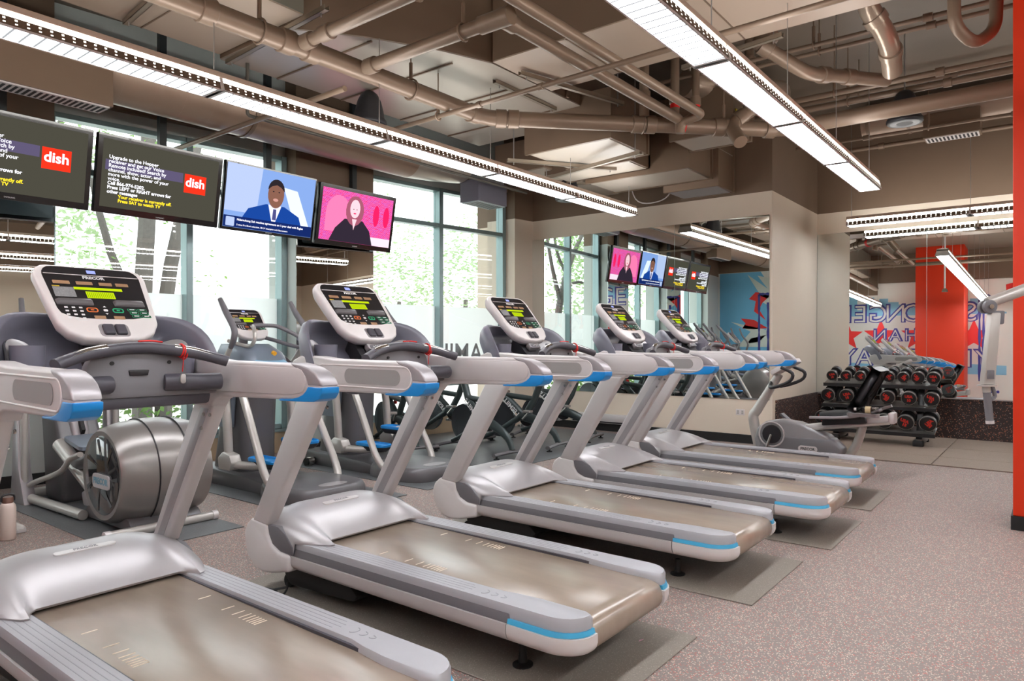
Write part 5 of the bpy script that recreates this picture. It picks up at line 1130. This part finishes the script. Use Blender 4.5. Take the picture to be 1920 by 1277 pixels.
# bottle and shoes at the left edge
t = thing('flask', 'pale pink metal flask with brown lid standing on the floor, left edge', 'bottle', (1.66, 5.66, 0)); pk_ = mat('flask_pink', (232, 212, 200), .4)
MB().lathe([(.0, 0), (.043, .0), (.048, .008), (.048, .215), (.044, .235), (.034, .25), (.03, .252)], ax='z', n=28).build('flask_body', pk_, t, ang=60)
MB().lathe([(.03, .25), (.033, .252), (.033, .285), (.03, .29), (0, .29)], ax='z', n=24).build('lid', mat('lid_brown', (118, 84, 72), .4), t)
MB().tube([(-.036, 0, .262), (-.034, 0, .298), (0, 0, .308), (.034, 0, .298), (.036, 0, .262)], .007, 8, sub=3).build('lid_strap', dark, t)
def shoe(loc, rz, lab):
    t = thing('sneaker', lab, 'shoe', loc, rz, 'pair of pale sneakers'); rn = []
    def sec(y, w_, h, z0=.022): return [(w_ * math.cos(a) * (1 if math.sin(a) < .4 else .75), y, z0 + max(0, h * math.sin(a))) for a in [math.pi * k / 12 for k in range(13)]]
    MB().loft([sec(-.13, .028, .06), sec(-.11, .036, .1), (sec(-.06, .038, .11)), sec(0, .038, .085), sec(.05, .042, .06), sec(.1, .042, .045), sec(.14, .03, .03), sec(.155, .012, .012)]).build('upper', mat('shoe_knit', (206, 200, 194), .7, bump=(60, .6)), t, ang=70)
    P = [(.03, -.135), (.04, -.1), (.036, 0), (.048, .08), (.04, .13), (.0, .165), (-.04, .13), (-.048, .08), (-.036, 0), (-.04, -.1), (-.03, -.135)]
    MB().prism(P, 'z', 0, .026).build('sole', whitep, t, bevel=.006)
    m = MB()
    for k in range(5): m.tube([(-.026, .0 + .022 * k, .106 - .012 * k), (0, .004 + .022 * k, .113 - .012 * k), (.026, .0 + .022 * k, .106 - .012 * k)], .003, 6, sub=2)
    m.build('laces', whitep, t)
    MB().tube([(.026, -.06, .13), (0, -.02, .118), (-.026, -.06, .13), (-.02, -.11, .12), (.02, -.11, .12)], .007, 8, sub=3, closed=False).build('collar', silver2, t)
shoe((1.70, 5.90, 0), math.radians(-140), 'pale sneaker on the floor right behind the pink flask'); shoe((1.54, 5.9, 0), math.radians(-150), 'pale sneaker left of its pair, mostly outside the picture')
# the lower wall beside the left pillar
t = thing('paper_scrap', 'tiny pink scrap lying on the mat behind the second treadmill', 'scrap', (2.84, 1.48, .008)); MB().loft([[(x, y, z + .004 * math.sin(9 * x * 20)) for x, y in ((-.02, 0), (0, .008), (.025, .002), (.01, -.008))] for z in (0, .002)]).build('paper', mat('scrap_pink', (222, 170, 190), .6), t)
# white baseboard heater unit by the back corner
t = thing('wall_heater', 'low pale baseboard heater on the back wall beyond the bikes', 'heater', (XB - .03, 5.35, 0)); MB().box(-.06, .015, -.65, .65, .12, .26).build('heater_casing', silver, t, bevel=.01); MB().box(-.062, -.05, -.62, .62, .13, .15).build('air_slot', dark, t)
# thermostat dial hung on the pier pipe and cable loops
t = thing('cable_loop', 'thin white cable loop hanging in front of the upper back wall', 'cable', (9.1, 4.78, 0)); MB().tube([(0, -.56, ZC), (0, -.55, 3.9), (0, -.5, 3.45), (0, -.25, 3.33), (0, .05, 3.42), (0, .15, 3.9), (0, .15, ZC)], .009, 8, sub=5).build('cable', whitep, t)
